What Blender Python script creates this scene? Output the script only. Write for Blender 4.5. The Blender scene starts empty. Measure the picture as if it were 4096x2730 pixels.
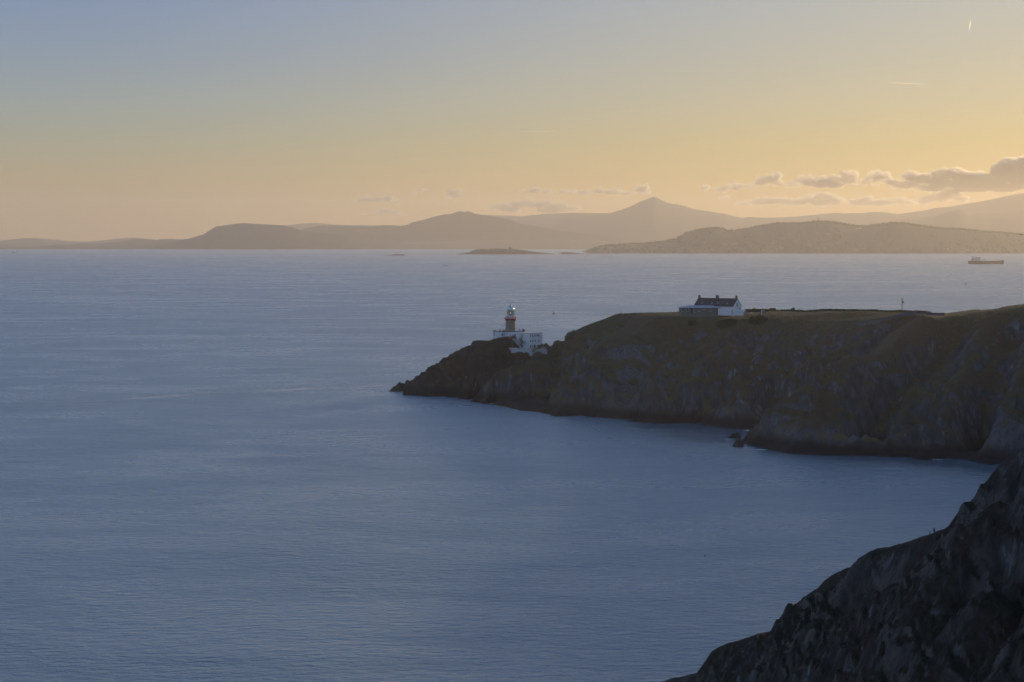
import bpy, bmesh, math, random
import numpy as np
from mathutils import Vector, Matrix
R = math.radians
random.seed(7)
sc = bpy.context.scene
C = sc.collection

# ---------------------------------------------------------------- camera, sky, sun, exposure
H = 80.0            # eye height above the sea
F = 8300.0          # focal length in photograph pixels
U0, V0 = 2048.0, 958.0   # image column of the axis, image row of the level line
cam = bpy.data.cameras.new('camera')
cam.sensor_width = 36.0
cam.lens = F * 36.0 / 4096.0
cam.shift_y = -(1365.0 - V0) / 4096.0
cam.clip_start = 1.0
cam.clip_end = 120000.0
camo = bpy.data.objects.new('camera', cam)
camo.location = (0, 0, H)
camo.rotation_euler = (R(90), 0, 0)
C.objects.link(camo)
sc.camera = camo

SUN_AZ, SUN_EL = 36.0, 9.0      # degrees right of the view axis (+Y), above the horizon
world = bpy.data.worlds.new("World")
sc.world = world
world.use_nodes = True


def build_world():
    nt = world.node_tree
    N, L = nt.nodes, nt.links
    bg = N['Background']
    sky = N.new('ShaderNodeTexSky')
    sky.sky_type = 'NISHITA'
    sky.sun_disc = False
    sky.sun_elevation = R(SUN_EL)
    sky.sun_rotation = R(SUN_AZ)
    sky.dust_density = 1.0
    sky.altitude = 80
    co = N.new('ShaderNodeTexCoord')
    sep = N.new('ShaderNodeSeparateXYZ')
    L.new(co.outputs['Generated'], sep.inputs[0])

    def math_(op, a, b=None, clamp=False):
        n = N.new('ShaderNodeMath'); n.operation = op; n.use_clamp = clamp
        for i, x in enumerate((a, b)):
            if x is None: continue
            if isinstance(x, (int, float)): n.inputs[i].default_value = x
            else: L.new(x, n.inputs[i])
        return n.outputs[0]
    # angle from the sun's azimuth
    sx, sy = math.sin(R(SUN_AZ)), math.cos(R(SUN_AZ))
    dot = math_('ADD', math_('MULTIPLY', sep.outputs[0], sx), math_('MULTIPLY', sep.outputs[1], sy))
    hl = math_('SQRT', math_('SUBTRACT', 1.0, math_('MULTIPLY', sep.outputs[2], sep.outputs[2])))
    c = math_('DIVIDE', dot, math_('MAXIMUM', hl, 0.02))
    az = N.new('ShaderNodeMapRange'); az.interpolation_type = 'SMOOTHSTEP'
    az.inputs['From Min'].default_value = 0.66; az.inputs['From Max'].default_value = 1.02
    L.new(c, az.inputs['Value'])
    el = math_('ARCSINE', sep.outputs[2])
    e = math_('POWER', math_('DIVIDE', math_('MAXIMUM', el, 0.0), math.pi / 2), 0.5)   # 0..1

    def ramp(stops):
        r = N.new('ShaderNodeValToRGB')
        r.color_ramp.interpolation = 'B_SPLINE' if False else 'EASE' if False else 'LINEAR'
        els = r.color_ramp.elements
        while len(els) > 1: els.remove(els[0])
        for i, (deg, col) in enumerate(stops):
            p = math.sqrt(deg / 90.0)
            if i == 0: x = els[0]; x.position = p
            else: x = els.new(p)
            lin = [((v / 255 + .055) / 1.055) ** 2.4 if v > 10 else v / 255 / 12.92 for v in col]
            x.color = (*lin, 1)
        L.new(e, r.inputs[0])
        return r.outputs[0]
    left = ramp(SKY_LEFT)
    right = ramp(SKY_RIGHT)
    mix = N.new('ShaderNodeMixRGB'); L.new(az.outputs[0], mix.inputs[0]); L.new(left, mix.inputs[1]); L.new(right, mix.inputs[2])
    sc_ = N.new('ShaderNodeVectorMath'); sc_.operation = 'SCALE'; sc_.inputs['Scale'].default_value = 0.07
    L.new(sky.outputs[0], sc_.inputs[0])
    sc2 = N.new('ShaderNodeVectorMath'); sc2.operation = 'SCALE'; sc2.inputs['Scale'].default_value = 1.0
    L.new(mix.outputs[0], sc2.inputs[0])
    fin = N.new('ShaderNodeMixRGB'); fin.inputs[0].default_value = 0.93
    L.new(sc_.outputs[0], fin.inputs[1]); L.new(sc2.outputs[0], fin.inputs[2])
    L.new(fin.outputs[0], bg.inputs[0])
    bg.inputs[1].default_value = 1.0


SKY_LEFT = [(0, (182, 146, 102)), (0.8, (184, 152, 104)), (1.6, (175, 156, 113)), (2.6, (157, 160, 138)), (3.8, (141, 158, 162)), (5.0, (126, 150, 173)),
            (6.6, (114, 142, 180)), (10, (124, 160, 206)), (20, (138, 172, 220)), (40, (102, 130, 168)), (90, (74, 94, 130))]
SKY_RIGHT = [(0, (216, 168, 98)), (0.8, (220, 175, 98)), (1.6, (222, 185, 102)), (2.6, (214, 188, 118)), (3.8, (203, 190, 150)), (5.0, (193, 189, 165)),
             (6.6, (184, 188, 180)), (10, (166, 182, 198)), (20, (146, 176, 216)), (40, (106, 132, 170)), (90, (74, 94, 130))]
build_world()

sl = bpy.data.lights.new('sun', 'SUN')
sl.energy = 2.8
sl.angle = R(0.6)
sl.color = (1.0, 0.72, 0.37)
so = bpy.data.objects.new('sun', sl)
sd = Vector((math.sin(R(SUN_AZ)) * math.cos(R(SUN_EL)), math.cos(R(SUN_AZ)) * math.cos(R(SUN_EL)), math.sin(R(SUN_EL))))
so.rotation_euler = sd.to_track_quat('Z', 'Y').to_euler()
so.location = (300, 300, 400)
C.objects.link(so)

sc.view_settings.view_transform = 'Standard'
sc.view_settings.look = 'None'
sc.view_settings.exposure = 0.0
sc.view_settings.gamma = 1.0
sc.render.engine = 'CYCLES'
sc.cycles.volume_bounces = 1
sc.cycles.max_bounces = 6
sc.cycles.diffuse_bounces = 2
sc.cycles.use_denoising = True
HAZE_DENSITY = 4.0e-5
HAZE_G = .5


# ---------------------------------------------------------------- helpers
def P(u, v, d):
    """the point seen at photograph pixel (u, v) that lies d metres ahead"""
    return ((u - U0) / F * d, d, H - (v - V0) / F * d)


def sea_d(v):
    return H * F / (v - V0)


def tag(o, label=None, cat=None, group=None, kind=None):
    if label: o['label'] = label
    if cat: o['category'] = cat
    if group: o['group'] = group
    if kind: o['kind'] = kind
    return o


def empty(name, loc, label, cat, group=None):
    o = bpy.data.objects.new(name, None)
    o.location = loc
    o.empty_display_size = 1
    C.objects.link(o)
    return tag(o, label, cat, group)


def wloc(o):
    v = Vector((0, 0, 0))
    while o is not None:
        v += Vector(o.location); o = o.parent
    return v


class MB:
    """collects shapes given in world metres; build() links them as one mesh object"""
    def __init__(s):
        s.v = []; s.f = []; s.mi = []; s.m = 0

    def add(s, vs, fs):
        b = len(s.v)
        s.v += [tuple(x) for x in vs]
        s.f += [tuple(b + i for i in f) for f in fs]
        s.mi += [s.m] * len(fs)
        return s

    def box(s, c, size, rz=0.0, taper=1.0):
        hx, hy, hz = size[0] / 2, size[1] / 2, size[2] / 2
        cr, sr = math.cos(rz), math.sin(rz)
        vs = []
        for z, k in ((-hz, 1), (hz, taper)):
            for x, y in ((-hx, -hy), (hx, -hy), (hx, hy), (-hx, hy)):
                x *= k; y *= k
                vs.append((c[0] + x * cr - y * sr, c[1] + x * sr + y * cr, c[2] + z))
        return s.add(vs, [(3, 2, 1, 0), (4, 5, 6, 7), (0, 1, 5, 4), (1, 2, 6, 5), (2, 3, 7, 6), (3, 0, 4, 7)])

    def prism(s, poly, z0, z1):
        n = len(poly)
        return s.add([(x, y, z0) for x, y in poly] + [(x, y, z1) for x, y in poly],
                     [tuple(range(n))[::-1], tuple(range(n, 2 * n))] + [(i, (i + 1) % n, n + (i + 1) % n, n + i) for i in range(n)])

    def lathe(s, c, prof, n=24, a0=0.0):
        """prof: (radius, height) from bottom to top"""
        vs = []
        for r, z in prof:
            for k in range(n):
                a = a0 + 2 * math.pi * k / n
                vs.append((c[0] + r * math.cos(a), c[1] + r * math.sin(a), c[2] + z))
        fs = []
        for i in range(len(prof) - 1):
            for k in range(n):
                k2 = (k + 1) % n
                fs.append((i * n + k, i * n + k2, (i + 1) * n + k2, (i + 1) * n + k))
        fs.append(tuple(range(n))[::-1])
        fs.append(tuple(range((len(prof) - 1) * n, len(prof) * n)))
        return s.add(vs, fs)

    def bar(s, a, b, r, n=6, r2=None):
        a = Vector(a); b = Vector(b); d = (b - a)
        if d.length < 1e-6: return s
        d.normalize()
        x = d.orthogonal().normalized(); y = d.cross(x)
        r2 = r if r2 is None else r2
        vs = [a + (x * math.cos(t) + y * math.sin(t)) * r for t in [2 * math.pi * k / n for k in range(n)]]
        vs += [b + (x * math.cos(t) + y * math.sin(t)) * r2 for t in [2 * math.pi * k / n for k in range(n)]]
        return s.add(vs, [tuple(range(n))[::-1], tuple(range(n, 2 * n))] + [(k, (k + 1) % n, n + (k + 1) % n, n + k) for k in range(n)])

    def blob(s, c, rad, seed=0, amp=.25, sub=2, sq=(1, 1, 1), freq=1.6):
        bm = bmesh.new()
        bmesh.ops.create_icosphere(bm, subdivisions=sub, radius=1)
        co = np.array([v.co[:] for v in bm.verts])
        n = fbm(co * freq + seed * 17.3, 3)
        co = co * (1 + amp * 2 * (n[:, None] - .5)) * rad * np.array(sq)
        s.add([(c[0] + p[0], c[1] + p[1], c[2] + p[2]) for p in co], [tuple(v.index for v in f.verts) for f in bm.faces])
        bm.free()
        return s

    def build(s, name, mats, parent=None, smooth=False, label=None):
        o_ = wloc(parent) if parent else Vector((0, 0, 0))
        me = bpy.data.meshes.new(name)
        me.from_pydata([(x - o_.x, y - o_.y, z - o_.z) for x, y, z in s.v], [], s.f)
        if not isinstance(mats, (list, tuple)): mats = [mats]
        for m in mats: me.materials.append(m)
        if len(mats) > 1:
            me.polygons.foreach_set('material_index', s.mi)
        if smooth:
            me.polygons.foreach_set('use_smooth', [True] * len(me.polygons))
        me.update()
        o = bpy.data.objects.new(name, me)
        C.objects.link(o)
        if parent: o.parent = parent
        if label: o['label'] = label
        return o


# numpy noise
def _hash(ix, iy, iz):
    h = (ix.astype(np.int64) * 374761393 + iy.astype(np.int64) * 668265263 + iz.astype(np.int64) * 2147483647) & 0xffffffff
    h = ((h ^ (h >> 13)) * 1274126177) & 0xffffffff
    h = ((h ^ (h >> 16)) * 2246822519) & 0xffffffff
    return ((h ^ (h >> 15)) & 0xffffff) / float(0xffffff)


def vnoise(p):
    f = np.floor(p); t = p - f; t = t * t * (3 - 2 * t)
    i = f.astype(np.int64); x, y, z = i[:, 0], i[:, 1], i[:, 2]
    a, b, c = t[:, 0], t[:, 1], t[:, 2]
    r = 0
    for dx in (0, 1):
        for dy in (0, 1):
            for dz in (0, 1):
                w = (a if dx else 1 - a) * (b if dy else 1 - b) * (c if dz else 1 - c)
                r = r + w * _hash(x + dx, y + dy, z + dz)
    return r


def fbm(p, o=4, gain=.5, lac=2.03):
    s = 0; amp = 1; tot = 0
    for k in range(o):
        s = s + amp * vnoise(p * (lac ** k) + k * 31.7); tot += amp; amp *= gain
    return s / tot


def ridged(p, o=4, gain=.5, lac=2.1):
    s = 0; amp = 1; tot = 0
    for k in range(o):
        s = s + amp * (1 - np.abs(2 * vnoise(p * (lac ** k) + k * 19.1) - 1)); tot += amp; amp *= gain
    return s / tot


def smax(a, b, k):
    h = np.clip(k - np.abs(a - b), 0, None) / k
    return np.maximum(a, b) + h * h * k * .25


def poly_field(px, py, pts):
    """nearest point on a polyline: distance, height there, signed side (>0 far side), parameter"""
    best = np.full(px.shape, 1e18); zc = np.zeros(px.shape); side = np.zeros(px.shape); par = np.zeros(px.shape)
    for i in range(len(pts) - 1):
        ax, ay, az = pts[i]; bx, by, bz = pts[i + 1]
        dx, dy = bx - ax, by - ay
        t = np.clip(((px - ax) * dx + (py - ay) * dy) / (dx * dx + dy * dy + 1e-9), 0, 1)
        qx, qy = ax + t * dx, ay + t * dy
        d2 = (px - qx) ** 2 + (py - qy) ** 2
        m = d2 < best
        best = np.where(m, d2, best); zc = np.where(m, az + t * (bz - az), zc)
        side = np.where(m, dx * (py - ay) - dy * (px - ax), side)
        par = np.where(m, i + t, par)
    return np.sqrt(best), zc, side, par


def ridge(px, py, pts, near, far, rnd=4.0):
    d, zc, side, par = poly_field(px, py, pts)
    s = np.where(side > 0, far, near)
    return zc - s * (np.sqrt(d * d + rnd * rnd) - rnd)


def grid_object(name, xs, ys, Z, mat, zmin=-3.0, smooth=True):
    """regular world grid; faces wholly under the sea are dropped"""
    nx, ny = len(xs), len(ys)
    X, Y = np.meshgrid(xs, ys)
    co = np.stack([X.ravel(), Y.ravel(), Z.ravel()], 1)
    idx = np.arange(nx * ny).reshape(ny, nx)
    q = np.stack([idx[:-1, :-1], idx[:-1, 1:], idx[1:, 1:], idx[1:, :-1]], -1).reshape(-1, 4)
    keep = Z.ravel()[q].max(1) > zmin
    q = q[keep]
    used = np.unique(q)
    remap = np.full(nx * ny, -1); remap[used] = np.arange(len(used))
    return mesh_np(name, co[used], remap[q], mat, smooth)


def mesh_np(name, co, q, mat, smooth=True, parent=None):
    me = bpy.data.meshes.new(name)
    me.vertices.add(len(co)); me.vertices.foreach_set('co', co.astype(np.float32).ravel())
    k = q.shape[1]
    me.loops.add(len(q) * k); me.loops.foreach_set('vertex_index', q.astype(np.int32).ravel())
    me.polygons.add(len(q)); me.polygons.foreach_set('loop_start', np.arange(len(q), dtype=np.int32) * k)
    me.polygons.foreach_set('use_smooth', np.full(len(q), smooth))
    me.update(calc_edges=True)
    me.validate()
    me.materials.append(mat)
    o = bpy.data.objects.new(name, me)
    C.objects.link(o)
    if parent: o.parent = parent
    return o


# ---------------------------------------------------------------- materials
def mat(name, col, rough=.8, metal=0.0, noise=None, bump=None, spec=None):
    """plain principled, optionally mottled: noise=(scale, amount), bump=(scale, distance)"""
    m = bpy.data.materials.new(name); m.use_nodes = True
    nt = m.node_tree; N, L = nt.nodes, nt.links
    b = N['Principled BSDF']
    b.inputs['Base Color'].default_value = (*col, 1)
    b.inputs['Roughness'].default_value = rough
    b.inputs['Metallic'].default_value = metal
    if spec is not None: b.inputs['Specular IOR Level'].default_value = spec
    if noise or bump:
        g = N.new('ShaderNodeNewGeometry')
    if noise:
        n = N.new('ShaderNodeTexNoise'); n.inputs['Scale'].default_value = noise[0]; n.inputs['Detail'].default_value = 5
        L.new(g.outputs['Position'], n.inputs['Vector'])
        mx = N.new('ShaderNodeMixRGB'); k = noise[1]
        mx.inputs[1].default_value = (*[c * (1 - k) for c in col], 1)
        mx.inputs[2].default_value = (*[min(1, c * (1 + k)) for c in col], 1)
        L.new(n.outputs[0], mx.inputs[0]); L.new(mx.outputs[0], b.inputs['Base Color'])
    if bump:
        n = N.new('ShaderNodeTexNoise'); n.inputs['Scale'].default_value = bump[0]; n.inputs['Detail'].default_value = 6
        L.new(g.outputs['Position'], n.inputs['Vector'])
        bp = N.new('ShaderNodeBump'); bp.inputs['Distance'].default_value = bump[1]
        L.new(n.outputs[0], bp.inputs['Height']); L.new(bp.outputs[0], b.inputs['Normal'])
    return m


def nmath(nt, op, a, b=None, clamp=False):
    n = nt.nodes.new('ShaderNodeMath'); n.operation = op; n.use_clamp = clamp
    for i, x in enumerate((a, b)):
        if x is None: continue
        if isinstance(x, (int, float)): n.inputs[i].default_value = x
        else: nt.links.new(x, n.inputs[i])
    return n.outputs[0]


def nmap(nt, x, a, b, c=0., d=1., smooth=True):
    n = nt.nodes.new('ShaderNodeMapRange')
    n.interpolation_type = 'SMOOTHSTEP' if smooth else 'LINEAR'
    nt.links.new(x, n.inputs['Value'])
    for k, v in zip(('From Min', 'From Max', 'To Min', 'To Max'), (a, b, c, d)): n.inputs[k].default_value = v
    return n.outputs[0]


def nnoise(nt, vec, scale, detail=4, rough=.5, dist=0., sc3=None, rot=None, loc=None):
    if sc3 or rot or loc:
        mp = nt.nodes.new('ShaderNodeMapping')
        nt.links.new(vec, mp.inputs[0])
        if sc3: mp.inputs['Scale'].default_value = sc3
        if rot: mp.inputs['Rotation'].default_value = rot
        if loc: mp.inputs['Location'].default_value = loc
        vec = mp.outputs[0]
    n = nt.nodes.new('ShaderNodeTexNoise')
    n.inputs['Scale'].default_value = scale; n.inputs['Detail'].default_value = detail
    n.inputs['Roughness'].default_value = rough; n.inputs['Distortion'].default_value = dist
    nt.links.new(vec, n.inputs['Vector'])
    return n.outputs[0]


def nmix(nt, f, a, b):
    n = nt.nodes.new('ShaderNodeMixRGB')
    for i, x in enumerate((f, a, b)):
        if isinstance(x, (int, float)): n.inputs[i].default_value = x
        elif isinstance(x, tuple): n.inputs[i].default_value = (*x, 1)
        else: nt.links.new(x, n.inputs[i])
    return n.outputs[0]


def cliff_material(name, rock, rock2, grass, grass2, fs=1.0, tide=3.4, lichen=(.12, .11, .05), heath=None, grass_lo=.62, grass_hi=.82):
    """bare rock on steep faces, turf on gentle ones, black tidal band, pale streaks; fs = feature scale in metres"""
    m = bpy.data.materials.new(name); m.use_nodes = True
    nt = m.node_tree; N, L = nt.nodes, nt.links
    b = N['Principled BSDF']; b.inputs['Roughness'].default_value = .9; b.inputs['Specular IOR Level'].default_value = .15
    g = N.new('ShaderNodeNewGeometry'); pos = g.outputs['Position']
    sn = N.new('ShaderNodeSeparateXYZ'); L.new(g.outputs['Normal'], sn.inputs[0])
    sp = N.new('ShaderNodeSeparateXYZ'); L.new(pos, sp.inputs[0])
    big = nnoise(nt, pos, .05 / fs, 5, .6)
    mid = nnoise(nt, pos, .35 / fs, 5, .6)
    fine = nnoise(nt, pos, 1.6 / fs, 6, .65)
    # strata: stretched along the dip
    st = nnoise(nt, pos, .55 / fs, 5, .6, .6, sc3=(1.0, .45, .36), rot=(0, R(42), R(-24)))
    rockc = nmix(nt, nmap(nt, st, .35, .68), rock, rock2)
    rockc = nmix(nt, nmap(nt, mid, .35, .7, 0, .6), rockc, tuple(c * .55 for c in rock))
    pale = nmath(nt, 'MULTIPLY', nmap(nt, st, .56, .68), nmap(nt, big, .48, .62))
    rockc = nmix(nt, nmath(nt, 'MULTIPLY', pale, .75), rockc, (.24, .25, .28))
    rockc = nmix(nt, nmath(nt, 'MULTIPLY', nmap(nt, nnoise(nt, pos, .045 / fs, 4, .6, .5, loc=(40, 9, 3)), .50, .62), nmap(nt, fine, .35, .6, .1, .8)), rockc, tuple(c * 1.25 for c in rock2))
    # ochre lichen on the lower rock
    lf = nmath(nt, 'MULTIPLY', nmap(nt, sp.outputs[2], 22, 6), nmap(nt, mid, .45, .62))
    lf = nmath(nt, 'MULTIPLY', lf, nmap(nt, sn.outputs[2], .3, .6))
    rockc = nmix(nt, nmath(nt, 'MULTIPLY', lf, .8), rockc, lichen)
    # turf
    gr = nmix(nt, nmap(nt, mid, .35, .65), grass, grass2)
    if heath:
        gr = nmix(nt, nmap(nt, big, .45, .6), gr, heath)
    gr = nmix(nt, nmap(nt, fine, .4, .75, 0, .5), gr, tuple(c * .5 for c in grass))
    gm = nmath(nt, 'ADD', sn.outputs[2], nmath(nt, 'MULTIPLY', nmath(nt, 'SUBTRACT', mid, .5), .9))
    gm = nmath(nt, 'ADD', gm, nmath(nt, 'MULTIPLY', nmath(nt, 'SUBTRACT', big, .5), .5))
    gm = nmap(nt, gm, grass_lo, grass_hi)
    gm = nmath(nt, 'MULTIPLY', gm, nmap(nt, sp.outputs[2], 5, 12))
    col = nmix(nt, gm, rockc, gr)
    # tidal band
    tz = nmath(nt, 'ADD', sp.outputs[2], nmath(nt, 'MULTIPLY', nmath(nt, 'ADD', mid, big), -3.2))
    col = nmix(nt, nmap(nt, tz, tide, tide - 4.5), col, (.017, .017, .020))
    L.new(col, b.inputs['Base Color'])
    bp = N.new('ShaderNodeBump'); bp.inputs['Distance'].default_value = .9 * fs; bp.inputs['Strength'].default_value = .9
    h = nmath(nt, 'ADD', nmath(nt, 'MULTIPLY', st, .8), nmath(nt, 'MULTIPLY', fine, .45))
    L.new(h, bp.inputs['Height']); L.new(bp.outputs[0], b.inputs['Normal'])
    return m


def make_sea():
    m = bpy.data.materials.new('sea'); m.use_nodes = True
    nt = m.node_tree; N, L = nt.nodes, nt.links
    b = N['Principled BSDF']
    b.inputs['IOR'].default_value = 1.8
    g = N.new('ShaderNodeNewGeometry'); pos = g.outputs['Position']
    sp = N.new('ShaderNodeSeparateXYZ'); L.new(pos, sp.inputs[0]); x, y = sp.outputs[0], sp.outputs[1]
    # wind patches and slicks
    patch = nnoise(nt, pos, .0035, 5, .6, .8, sc3=(.6, 1, 1), rot=(0, 0, R(14)))
    streak = nnoise(nt, pos, .018, 5, .65, .8, sc3=(.5, 1, 1), rot=(0, 0, R(-15)))
    pa = nmath(nt, 'ADD', nmath(nt, 'MULTIPLY', patch, .3), nmath(nt, 'MULTIPLY', streak, .7))
    pf = nmap(nt, pa, .36, .64)
    # sheltered water under the cliffs is smoother
    q_ = nmath(nt, 'ADD', nmath(nt, 'ADD', y, nmath(nt, 'MULTIPLY', x, 1.3)), nmath(nt, 'MULTIPLY', nmath(nt, 'SUBTRACT', streak, .5), 150))
    sh = nmath(nt, 'MULTIPLY', nmap(nt, q_, 845, 940), nmap(nt, x, 15, 70))
    sh = nmath(nt, 'MULTIPLY', sh, nmap(nt, y, 1400, 1100))
    ro = nmath(nt, 'ADD', nmath(nt, 'MULTIPLY', pf, .09), .25)
    L.new(nmath(nt, 'MULTIPLY', ro, nmath(nt, 'SUBTRACT', 1.0, nmath(nt, 'MULTIPLY', sh, .6))), b.inputs['Roughness'])
    # tide race off the point: a thin line of foam and ripples
    xo = nmath(nt, 'ADD', x, 68.0)
    line = nmath(nt, 'SUBTRACT', nmath(nt, 'ADD', nmath(nt, 'MULTIPLY', xo, .60), 1137.0), nmath(nt, 'MULTIPLY', nmath(nt, 'MULTIPLY', xo, xo), .0012))
    wob = nnoise(nt, pos, .03, 4, .6, sc3=(1, .3, 1))
    dl = nmath(nt, 'ABSOLUTE', nmath(nt, 'ADD', nmath(nt, 'SUBTRACT', y, line), nmath(nt, 'MULTIPLY', nmath(nt, 'SUBTRACT', wob, .5), 34)))
    fo = nmath(nt, 'MULTIPLY', nmap(nt, dl, 12, 1), nmap(nt, nnoise(nt, pos, .06, 5, .7, sc3=(.5, 1, 1)), .44, .60))
    fo = nmath(nt, 'MULTIPLY', nmath(nt, 'MULTIPLY', fo, nmap(nt, x, -62, -72)), nmap(nt, x, -225, -165))
    rip = nmath(nt, 'MULTIPLY', nmap(nt, dl, 60, 5), nmap(nt, x, -60, -90))
    L.new(nmix(nt, nmath(nt, 'MULTIPLY', fo, .8), (.100, .190, .270), (.62, .53, .55)), b.inputs['Base Color'])
    w1 = nnoise(nt, pos, .085, 3, .5, .6, sc3=(.7, 1, 1), rot=(0, 0, R(14)))
    w2 = nnoise(nt, pos, .42, 4, .6, .4, sc3=(.55, 1, 1), rot=(0, 0, R(-8)))
    w3 = nnoise(nt, pos, 1.6, 3, .6)
    h = nmath(nt, 'ADD', nmath(nt, 'MULTIPLY', w1, 1.8), nmath(nt, 'MULTIPLY', w2, 2.1))
    h = nmath(nt, 'ADD', h, nmath(nt, 'MULTIPLY', w3, .22))
    bp = N.new('ShaderNodeBump'); bp.inputs['Distance'].default_value = 1.0
    st = nmath(nt, 'ADD', nmath(nt, 'MULTIPLY', pf, .45), .45)
    st = nmath(nt, 'MULTIPLY', nmath(nt, 'ADD', st, nmath(nt, 'MULTIPLY', rip, .3)), nmath(nt, 'SUBTRACT', 1.0, nmath(nt, 'MULTIPLY', sh, .75)))
    L.new(st, bp.inputs['Strength'])
    L.new(h, bp.inputs['Height']); L.new(bp.outputs[0], b.inputs['Normal'])
    return m


M = {}
M['sea'] = make_sea()
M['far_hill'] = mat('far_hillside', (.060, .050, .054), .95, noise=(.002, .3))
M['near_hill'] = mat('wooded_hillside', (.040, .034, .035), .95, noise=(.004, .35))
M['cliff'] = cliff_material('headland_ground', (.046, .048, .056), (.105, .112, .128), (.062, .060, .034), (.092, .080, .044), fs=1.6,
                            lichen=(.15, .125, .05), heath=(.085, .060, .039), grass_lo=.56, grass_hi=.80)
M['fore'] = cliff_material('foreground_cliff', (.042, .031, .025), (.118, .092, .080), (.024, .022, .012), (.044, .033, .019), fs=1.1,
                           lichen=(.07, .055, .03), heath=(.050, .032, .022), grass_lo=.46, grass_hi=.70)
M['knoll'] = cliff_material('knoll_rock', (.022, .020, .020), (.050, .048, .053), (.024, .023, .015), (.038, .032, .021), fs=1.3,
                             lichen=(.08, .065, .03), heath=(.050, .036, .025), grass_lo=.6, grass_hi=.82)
M['stack'] = mat('wet_black_rock', (.02, .02, .024), .8, noise=(.8, .5), bump=(1.2, .6))
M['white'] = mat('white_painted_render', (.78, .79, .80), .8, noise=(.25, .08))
M['weathered'] = mat('weathered_white_masonry', (.50, .52, .53), .9, noise=(.45, .45), bump=(2, .1))
M['granite'] = mat('granite_tower', (.29, .24, .18), .9, noise=(1.2, .25), bump=(2, .1))
M['stone'] = mat('grey_fieldstone', (.13, .13, .145), .95, noise=(1.5, .35), bump=(2, .2))
M['brownstone'] = mat('brown_rubble_stone', (.10, .08, .08), .95, noise=(1.2, .35), bump=(2, .2))
M['red'] = mat('red_paint', (.42, .02, .02), .5)
M['black'] = mat('black_iron', (.02, .02, .022), .5)
M['steel'] = mat('galvanised_steel', (.35, .36, .38), .45, .6)
M['dome'] = mat('silver_dome_paint', (.60, .63, .66), .22, .75)
M['slate'] = mat('dark_slate', (.045, .043, .055), .75, noise=(1.5, .2))
M['tile'] = mat('blue_grey_roof_sheet', (.28, .31, .38), .7, noise=(.8, .15))
M['brick'] = mat('brown_brick', (.19, .17, .155), .9, noise=(1.5, .3))
M['window'] = mat('dark_window_glass', (.03, .035, .04), .12)
M['cream'] = mat('cream_fibreglass', (.75, .62, .38), .5)
M['wood'] = mat('weathered_timber', (.09, .06, .045), .9)
M['leaf'] = mat('gorse_leaves', (.030, .036, .016), .9, noise=(2.0, .4))
M['gold'] = mat('dry_grass', (.22, .15, .07), .95, noise=(.8, .4))
M['wool'] = mat('white_wool', (.75, .72, .66), .95)
M['hull'] = mat('ship_hull_paint', (.035, .05, .04), .5)
M['shipwhite'] = mat('ship_white_paint', (.55, .55, .55), .5)
M['deck'] = mat('green_deck', (.06, .08, .06), .7)


def glass_material():
    m = bpy.data.materials.new('lantern_glass'); m.use_nodes = True
    nt = m.node_tree; N, L = nt.nodes, nt.links
    b = N['Principled BSDF']
    b.inputs['Base Color'].default_value = (.12, .16, .14, 1); b.inputs['Roughness'].default_value = .03
    b.inputs['Alpha'].default_value = .35
    return m


M['glass'] = glass_material()

# ---------------------------------------------------------------- sea
sea = MB()
sea.add([(-19000, -5000, 0), (19000, -5000, 0), (19000, 33500, 0), (-19000, 33500, 0)], [(0, 1, 2, 3)])
tag(sea.build('sea', M['sea']), 'calm blue grey sea filling the bay', 'sea', kind='structure')


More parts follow.
